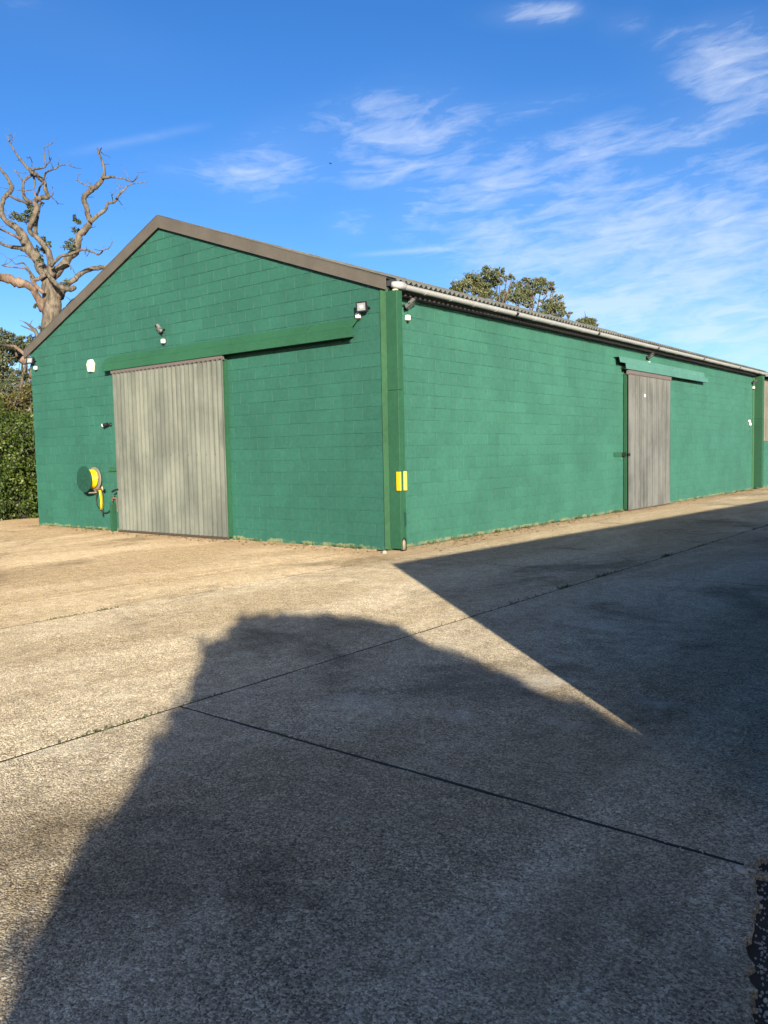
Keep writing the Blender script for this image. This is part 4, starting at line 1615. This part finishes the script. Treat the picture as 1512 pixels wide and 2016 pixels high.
limb('twig', [(408, 312, 9), (445, 270, 7), (470, 228, 3)], -2.6, -3)
limb('twig', [(392, 430, 22), (410, 372, 15), (440, 350, 15), (500, 330, 14), (545, 300, 12), (622, 298, 3)], -2.2, -3, twigs=2)
limb('twig', [(436, 590, 18), (478, 562, 8), (478, 520, 6), (468, 488, 3)], -1.8, -2.2)
limb('twig', [(470, 592, 9), (500, 615, 7), (525, 656, 3)], -1.8, -2)
limb('twig', [(283, 330, 9), (288, 270, 7), (265, 215, 3)], -2.3, -2.5)
limb('twig', [(320, 610, 18), (350, 525, 18), (372, 475, 16), (392, 440, 16)], -1, -2)
limb('twig', [(292, 520, 10), (220, 528, 8), (130, 520, 5), (0, 500, 3)], -1.5, -1)
limb('twig', [(300, 520, 12), (330, 590, 14), (385, 640, 12)], -2.2, -2.4, mat='bare_wood')
limb('limb', [(470, 1310, 85), (560, 1212, 76), (640, 1120, 70), (692, 1030, 64), (716, 930, 60), (770, 880, 54), (812, 812, 52), (792, 740, 46), (775, 660, 42), (755, 600, 45), (800, 540, 45), (880, 480, 42), (930, 412, 38), (940, 330, 22), (920, 260, 20), (892, 190, 17), (876, 140, 6)], 0, -1.5, twigs=4)
limb('twig', [(890, 195, 12), (905, 165, 10), (916, 138, 5)], -1.4, -1.5)
limb('twig', [(925, 415, 32), (1000, 404, 25), (1040, 410, 16), (1120, 421, 10), (1188, 450, 9), (1216, 430, 6), (1242, 390, 3)], -1.4, -2.2, twigs=2)
limb('limb', [(815, 812, 44), (880, 752, 34), (950, 700, 30), (970, 650, 27), (1040, 622, 25), (1070, 570, 18), (1120, 520, 14), (1170, 475, 10), (1250, 460, 7), (1330, 450, 6)], -.8, .8, twigs=4)
limb('twig', [(1018, 615, 8), (1005, 560, 5), (998, 540, 3)], 0, 0)
limb('twig', [(812, 492, 12), (742, 465, 10), (706, 430, 9), (705, 387, 6), (742, 378, 2)], -1.2, -1)
limb('twig', [(818, 525, 12), (820, 490, 9), (822, 455, 5)], -1.2, -1.2)
limb('limb', [(455, 1210, 32), (540, 1127, 30), (640, 1100, 25), (740, 1060, 22), (830, 1080, 18), (890, 1106, 15), (940, 1060, 12), (980, 1050, 9), (1022, 980, 3)], -.8, -2.0, mat='oak_bark', twigs=3)
limb('twig', [(770, 1068, 8), (768, 1095, 7), (780, 1112, 4)], -1.6, -1.6)
limb('limb', [(540, 1500, 80), (565, 1420, 72), (610, 1372, 48), (680, 1320, 46), (760, 1262, 40), (850, 1230, 40), (960, 1214, 38), (1040, 1180, 20)], 0, 1.0, twigs=2)
limb('limb', [(400, 1240, 30), (470, 1330, 40), (550, 1398, 44), (640, 1418, 52), (672, 1400, 40)], -.8, -1.2)
limb('limb', [(415, 1285, 34), (325, 1330, 35), (282, 1282, 28), (240, 1232, 18), (140, 1220, 13), (50, 1214, 9), (8, 1200, 3)], -.4, -1, twigs=2)
limb('twig', [(262, 1240, 15), (212, 1182, 14), (140, 1190, 9), (102, 1148, 4)], -.6, -1)
limb('limb', [(400, 1600, 90), (330, 1480, 66), (285, 1400, 60), (180, 1362, 82), (90, 1335, 86), (0, 1308, 72), (-90, 1290, 50)], 0, -1.8, mat='bare_wood')
limb('limb', [(395, 1450, 40), (330, 1395, 34), (290, 1330, 30), (275, 1290, 14)], -.6, -.8, mat='bare_wood')
limb('limb', [(240, 1060, 52), (150, 1040, 35), (60, 1025, 30), (0, 1000, 26), (-60, 970, 14)], .2, 1.2)
limb('limb', [(190, 965, 32), (110, 925, 22), (50, 895, 20), (0, 875, 16), (-50, 850, 8)], -.3, -1.5, mat='bare_wood')
limb('limb', [(560, 1640, 60), (610, 1590, 40), (650, 1530, 36), (700, 1490, 18)], .6, 1.4)
limb('twig', [(640, 1240, 8), (635, 1215, 10), (620, 1190, 6)], -.9, -.9)
limb('twig', [(300, 1160, 10), (240, 1120, 8), (160, 1115, 3)], -.2, .4)
CL = [(150, 770, 75, 50), (245, 715, 65, 55), (225, 790, 70, 45), (690, 790, 42, 45), (690, 880, 45, 40), (620, 1010, 65, 55), (390, 980, 60, 35), (455, 1012, 30, 25),
      (385, 1080, 60, 60), (350, 1150, 40, 30), (460, 1395, 50, 45), (600, 1350, 55, 32), (325, 1568, 35, 28), (380, 1790, 40, 40)]
for i, (x, y, rx, ry) in enumerate(CL):
    c = oak_pt(x, y, -.7 if i % 2 else .3)
    k = OD / FPX / Z
    leaves('leaf_cluster', [(c, (rx * k, rx * k, ry * k))], 70 + int(rx * ry * .035), .055, 'leaf_oak', oak, 100 + i, shell=.1)


def branchy(parent, base, tops, r0, mat, seed, fork=.45):
    rr = random.Random(seed)
    m = MB()
    b = Vector(base)
    cen = sum((Vector(t) for t in tops), Vector()) / len(tops)
    fz = b.z + (min(t[2] for t in tops) - b.z) * fork
    f = Vector((b.x + (cen.x - b.x) * .3, b.y + (cen.y - b.y) * .3, fz))
    m.tube([b + Vector((0, 0, -.1)), b.lerp(f, .5) + Vector((rr.gauss(0, .1), rr.gauss(0, .1), 0)), f], [r0 * 1.2, r0, r0 * .8], 10, wob=.2)
    m.build('trunk', mat, parent, smooth=True)
    m = MB()
    for t in tops:
        t = Vector(t)
        near = min(tops, key=lambda q: (Vector(q) - t).length if (Vector(q) - t).length > .01 and q[2] < t.z else 1e9)
        start = Vector(near) if near[2] < t.z - .2 else f
        mid = start.lerp(t, .5) + Vector((rr.gauss(0, .25), rr.gauss(0, .25), rr.gauss(-.1, .2)))
        C = curve_pts([start, mid, t], 5)
        rb = r0 * (.18 if start is not f else .36)
        m.tube(C, [rb * (1 - i / len(C)) + .014 for i in range(len(C))], 6)
        for q in range(4):
            s_ = C[rr.randrange(4, len(C))]
            d = Vector((rr.gauss(0, 1), rr.gauss(0, 1), rr.gauss(.1, .6))).normalized() * rr.uniform(.3, .7)
            m.tube([s_, s_ + d * .5 + Vector((0, 0, .05)), s_ + d], [.018, .012, .005], 5)
    m.build('branches', mat, parent, smooth=True)


def tree_from(name, label, D, sx, sy, ox, oy, clumps, n, leaf, mat, seed, basepx, r0=.25, fork=.5):
    k = D / FPX / sx
    cl = []
    rr = random.Random(seed)
    for (x, y, r) in clumps:
        c = at_depth(ox + x / sx, oy + y / sy, D + rr.uniform(-1, 1) * r * k * 1.2)
        cl.append((c, (r * k, r * k * 1.1, r * k * .8)))
    b = at_depth(basepx[0], basepx[1], D)
    b.z = 0
    t = thing(name, b, label, 'tree')
    branchy(t, b, [c[0] for c in cl], r0, 'bark', seed, fork)
    leaves('crown', cl, n, leaf, mat, t, seed)
    return t


s = 4.725
tree_from('leafy_tree', 'leafy tree with rounded crown behind the roof, the left of the pair', 45, s, s, 880, 510,
          [(110, 255, 62), (170, 235, 60), (250, 180, 75), (300, 230, 70), (380, 120, 60), (430, 150, 60), (490, 125, 50), (560, 165, 42), (605, 175, 24), (250, 285, 66), (370, 230, 75), (350, 320, 60), (470, 215, 45), (120, 310, 50), (420, 330, 50), (60, 300, 40), (60, 240, 26)],
          10000, .055, 'leaf_tree', 31, (965, 860))
tree_from('leafy_tree', 'leafy tree with wide loose crown behind the roof, the right of the pair', 52, s, s, 880, 510,
          [(550, 350, 60), (510, 370, 40), (640, 270, 62), (720, 230, 60), (760, 195, 26), (850, 225, 66), (890, 205, 40), (950, 245, 40), (985, 240, 24), (660, 360, 75), (720, 320, 70), (800, 290, 60), (900, 300, 40), (985, 285, 24), (760, 400, 60),
           (960, 430, 66), (1030, 360, 40), (1065, 355, 26), (1040, 450, 55), (900, 470, 60), (1080, 510, 36), (1140, 520, 26), (1155, 500, 14), (880, 400, 30), (1000, 500, 70)],
          11500, .062, 'leaf_tree', 37, (1040, 860))
tree_from('leafy_tree', 'small leafy treetop peeping over the far end of the roof', 60, s, s, 880, 510,
          [(1290, 590, 48), (1340, 585, 40), (1250, 590, 34), (1290, 550, 14), (1355, 560, 16), (1380, 610, 24), (1220, 570, 16)], 3200, .065, 'leaf_tree', 41, (1150, 860), r0=.2)

# trees left of the barn: px coordinates straight
tree_from('leafy_tree', 'grey green leafy tree under the dead oak at the left edge', 30, 1, 1, 0, 0,
          [(-30, 670, 26), (5, 668, 20), (30, 680, 18), (14, 700, 20), (50, 672, 13), (66, 668, 9), (40, 700, 14), (-20, 710, 24), (5, 735, 20), (40, 740, 14), (60, 735, 12), (20, 760, 18), (60, 760, 14), (-25, 755, 24), (85, 700, 18), (85, 745, 18)],
          15000, .05, 'leaf_oak', 51, (20, 880), r0=.28)
tt = thing('dead_limb', at_depth(74, 690, 29.0), 'short dark dead branch forking above the left roof edge', 'branch')
m = MB()
q = lambda x, y, d=29: at_depth(x / Z, 260 + y / Z, d)
m.tube([q(345, 1960), q(342, 1850), q(320, 1790), q(250, 1730, 28.8), q(208, 1708, 28.7)], [.10, .085, .06, .035, .012], 8, wob=.3)
m.tube([q(322, 1800), q(262, 1775), q(188, 1745, 29.3)], [.045, .03, .012], 7, wob=.3)
m.tube([q(270, 1740), q(290, 1700), q(300, 1690)], [.015, .01, .004], 5)
m.tube([q(310, 1780), q(340, 1760), q(365, 1725)], [.015, .01, .004], 5)
m.tube([q(215, 1712), q(180, 1700), q(165, 1690)], [.012, .008, .004], 5)
m.build('forked_branch', 'bark', tt, smooth=True)
tt = thing('cut_limb', at_depth(48, 711, 29.5), 'pale broken limb end showing bare wood beside the left wall top', 'branch')
m = MB()
m.tube([at_depth(48, 704, 28.3), at_depth(47.5, 711, 28.25), at_depth(49, 716, 28.3)], [.10, .17, .11], 12, wob=.5)
m.tube([at_depth(60, 733, 28.6), at_depth(63, 739, 28.6), at_depth(66, 742, 28.8)], [.06, .10, .06], 10, wob=.4)
m.tube([at_depth(52, 700, 28.5), at_depth(30, 682, 28.8), at_depth(4, 679, 29.2)], [.06, .05, .035], 8, wob=.3)
m.build('bare_wood', 'bare_wood', tt, smooth=True)


# hedge along the left side of the yard
def lumps_hedge(name, label, cat, x0, x1, y0, y1, ztop, n, leaf, mat, seed, zb=0.0, core=True):
    rr = random.Random(seed)
    cx, cy = (x0 + x1) / 2, (y0 + y1) / 2
    t = thing(name, (cx, cy, 0), label, cat)
    cl = []
    y = y0
    while y < y1:
        z = zb + .25
        while z < ztop - .2:
            r = rr.uniform(.38, .62)
            bulge = .35 * math.sin((z - zb) / max(.1, (ztop - zb)) * math.pi)
            cl.append(((x1 - .45 + bulge * .6 + rr.uniform(-.18, .18), y + rr.uniform(-.25, .25), z + rr.uniform(-.15, .15)), (r, r, r * .9)))
            z += .45
        cl.append(((cx + rr.uniform(-.3, .3), y, ztop - .35 + rr.uniform(-.2, .2)), (.7, .6, .5)))
        y += .55
    # near end face
    for i in range(10):
        cl.append(((rr.uniform(x0, x1), y0 - .1 + rr.uniform(-.2, .1), rr.uniform(zb + .3, ztop - .4)), (.55, .5, .5)))
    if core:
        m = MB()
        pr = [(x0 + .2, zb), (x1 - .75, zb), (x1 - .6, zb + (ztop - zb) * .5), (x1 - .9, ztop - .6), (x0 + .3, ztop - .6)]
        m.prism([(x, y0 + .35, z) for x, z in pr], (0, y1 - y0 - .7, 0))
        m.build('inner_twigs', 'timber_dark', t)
        m = MB()
        for i in range(60):
            p = Vector((x1 - rr.uniform(.1, .5), rr.uniform(y0, y1), zb + rr.uniform(.1, ztop - zb - .8)))
            d = Vector((rr.uniform(.1, .5), rr.gauss(0, .5), rr.uniform(-.6, .9)))
            m.tube([p, p + d * .5, p + d], [.014, .011, .005], 5)
        m.build('stems', 'bark', t)
    leaves('foliage', cl, n, leaf, mat, t, seed, shell=.6)
    return t


lumps_hedge('hedge', 'dense sunlit green hedge at the left edge of the yard', 'hedge', -17.2, -14.2, -3.0, 9.0, 3.15, 110000, .042, 'leaf_hedge', 61)
tree_from('browning_bush', 'bush with browning leaves drooping over the hedge top at the left edge', 27, 1, 1, 0, 0,
          [(5, 800, 26), (35, 790, 20), (60, 780, 20), (80, 790, 18), (20, 815, 22), (55, 812, 18), (-25, 800, 30)], 7000, .05, 'leaf_brown', 71, (30, 900), r0=.12, fork=.3)
# far shed roof seen through the trees
t = thing('far_shed', at_depth(2, 800, 60), 'distant shed with grey roof glimpsed at the left edge', 'shed')
m = MB()
c = at_depth(2, 770, 60)
m.prism([(c.x - 7, c.y - 2, c.z - .25), (c.x + .6, c.y + 3.2, c.z - .25), (c.x + .6, c.y + 3.2, c.z - .15), (c.x - 7, c.y - 2, c.z - .15)], (-2.2, 3.2, .8))
m.build('roof', 'roof', t)
m = MB()
m.prism([(c.x - 7, c.y - 1.9, 0), (c.x + .3, c.y + 3.3, 0), (c.x + .3, c.y + 3.3, c.z - .27), (c.x - 7, c.y - 1.9, c.z - .27)], (-2.2, 3.2, 0))
m.build('wall', 'clad', t)

# bird
c = at_depth(651, 322, 70)
t = thing('bird', c, 'tiny dark bird gliding in the open sky', 'bird')
m = MB(); m.lathe(c - Vector((.12, 0, 0)), (1, .2, 0), [(0, .004), (.05, .03), (.13, .035), (.2, .02), (.26, .004)], 8); m.build('body', 'black', t, smooth=True)
for s_ in (-1, 1):
    m = MB(); m.prism([c + Vector((-.04, 0, 0)), c + Vector((.05, 0, 0)), c + Vector((.0, .17 * s_, .04)), c + Vector((-.06, .17 * s_, .04))], (0, 0, .008)); m.build('wing', 'black', t)

# ------------------------------------------------------------------ unseen casters added behind and right of the camera for their shade
tan = math.tan(rad(SUN_EL))
tip = Vector((1.174, -1.331, 0))
tt_ = 9.35
cor = tip - SUN_D * tt_
H = tt_ * tan
uu = Vector((.064, .998, 0)).normalized()
ww = Vector((uu.y, -uu.x, 0))
t = thing('unseen_barn', (cor.x, cor.y, 0), 'dark clad barn added out of frame to throw the long straight shade', 'barn')  # added barn, its corner placed by the shade edge
m = MB()
A, B_, C_, D_ = cor, cor + ww * 8, cor + ww * 8 + uu * 48, cor + uu * 48
for (p, q_) in ((A, B_), (B_, C_), (C_, D_), (D_, A)):
    d = (q_ - p).normalized()
    nrm = Vector((-d.y, d.x, 0))
    m.prism([p, q_, q_ + nrm * .12, p + nrm * .12], (0, 0, H - .03))
m.build('wall', 'timber_dark', t)
m = MB()
m.prism([cor + Vector((0, 0, H - .028)), cor + ww * 4 + Vector((0, 0, H + .5)), cor + ww * 8 + Vector((0, 0, H - .028)), cor + ww * 8 + Vector((0, 0, H + .05)), cor + ww * 4 + Vector((0, 0, H + .6)), cor + Vector((0, 0, H))], uu * 48)
m.build('roof', 'dark_grey', t)

sh = [(100, 1780), (220, 1600), (300, 1490), (370, 1370), (398, 1310), (402, 1264), (445, 1258), (458, 1232), (490, 1214), (560, 1210), (650, 1213), (750, 1225), (800, 1242), (850, 1270), (920, 1300), (1000, 1332), (1060, 1362), (1130, 1380), (1200, 1417), (1340, 1463), (1430, 1496)]  # outline of the foreground shade, which gives the added caster its shape
T0 = -18.5
perp = Vector((SUN_D.y, -SUN_D.x, 0))
sil = []
for (x, y) in sh:
    p = on_ground(x, y)
    sil.append((p.dot(perp), (p.dot(SUN_D) - T0) * tan))
c0 = SUN_D * T0
poly = [(sil[0][0] - .1, 0.0)] + sil + [(sil[-1][0] + .5, sil[-1][1] - .1), (sil[-1][0] + .5, 0.0)]
bush = thing('shade_caster', c0 + perp * -1.6, 'rounded leafy form added behind the camera, out of frame, to shade the foreground', 'shade caster')
m = MB()
n = len(poly)
V = []
lay = [(-.7, .80), (-.35, .95), (0, 1.0), (.35, .95), (.7, .80)]
pcx = sum(p[0] for p in poly) / n
for (dep, k) in lay:
    for (s_, h) in poly:
        ss = pcx + (s_ - pcx) * k
        V.append(c0 + perp * ss + SUN_D * dep + Vector((0, 0, h * (k if h > 0 else 1))))
F = []
for i in range(len(lay) - 1):
    for j in range(n):
        a, b = i * n + j, i * n + (j + 1) % n
        F.append((a, b, b + n, a + n))
F.append(tuple(range(n))[::-1]); F.append(tuple(range((len(lay) - 1) * n, len(lay) * n)))
m.add(V, F)
m.build('foliage', 'leaf_hedge', bush)
cl = []
for (s0, h0), (s1, h1) in zip(sil[:-1], sil[1:]):
    d = math.hypot(s1 - s0, h1 - h0)
    for q in range(max(1, int(d / .09))):
        k = q / max(1, int(d / .09))
        cl.append((tuple(c0 + perp * (s0 + (s1 - s0) * k) + Vector((0, 0, h0 + (h1 - h0) * k - .03))), (.085, .085, .075)))
leaves('sprigs', cl, 3600, .026, 'leaf_hedge', bush, 91, shell=.3)

sky_block = thing('sky_block_hedge', c0 + perp * 2.6, 'hedge form added behind the camera, out of frame, to cut sky light on the ground', 'hedge')  # added hedge that blocks sky light from the right-hand ground
m = MB()
rr = random.Random(5)
V, F = [], []
cols, rows = 14, 8
for side in (-.6, .6):
    for i in range(cols):
        for j in range(rows):
            ss = .45 + 4.8 * i / (cols - 1)
            h = 3.15 * j / (rows - 1)
            bul = 1 - .35 * (j / (rows - 1)) ** 3
            V.append(c0 + perp * (ss + rr.uniform(-.08, .08)) + SUN_D * (side * bul + rr.uniform(-.12, .12)) + Vector((0, 0, h + (rr.uniform(-.08, .0) if j else 0))))
for sd in range(2):
    for i in range(cols - 1):
        for j in range(rows - 1):
            a = sd * cols * rows + i * rows + j
            F.append((a, a + rows, a + rows + 1, a + 1))
o2 = cols * rows
for i in range(cols - 1):
    a = i * rows + rows - 1
    F.append((a, a + rows, a + rows + o2, a + o2))
for i in (0, cols - 1):
    for j in range(rows - 1):
        a = i * rows + j
        F.append((a, a + 1, a + 1 + o2, a + o2))
m.add(V, F)
m.build('foliage', 'leaf_hedge', sky_block)
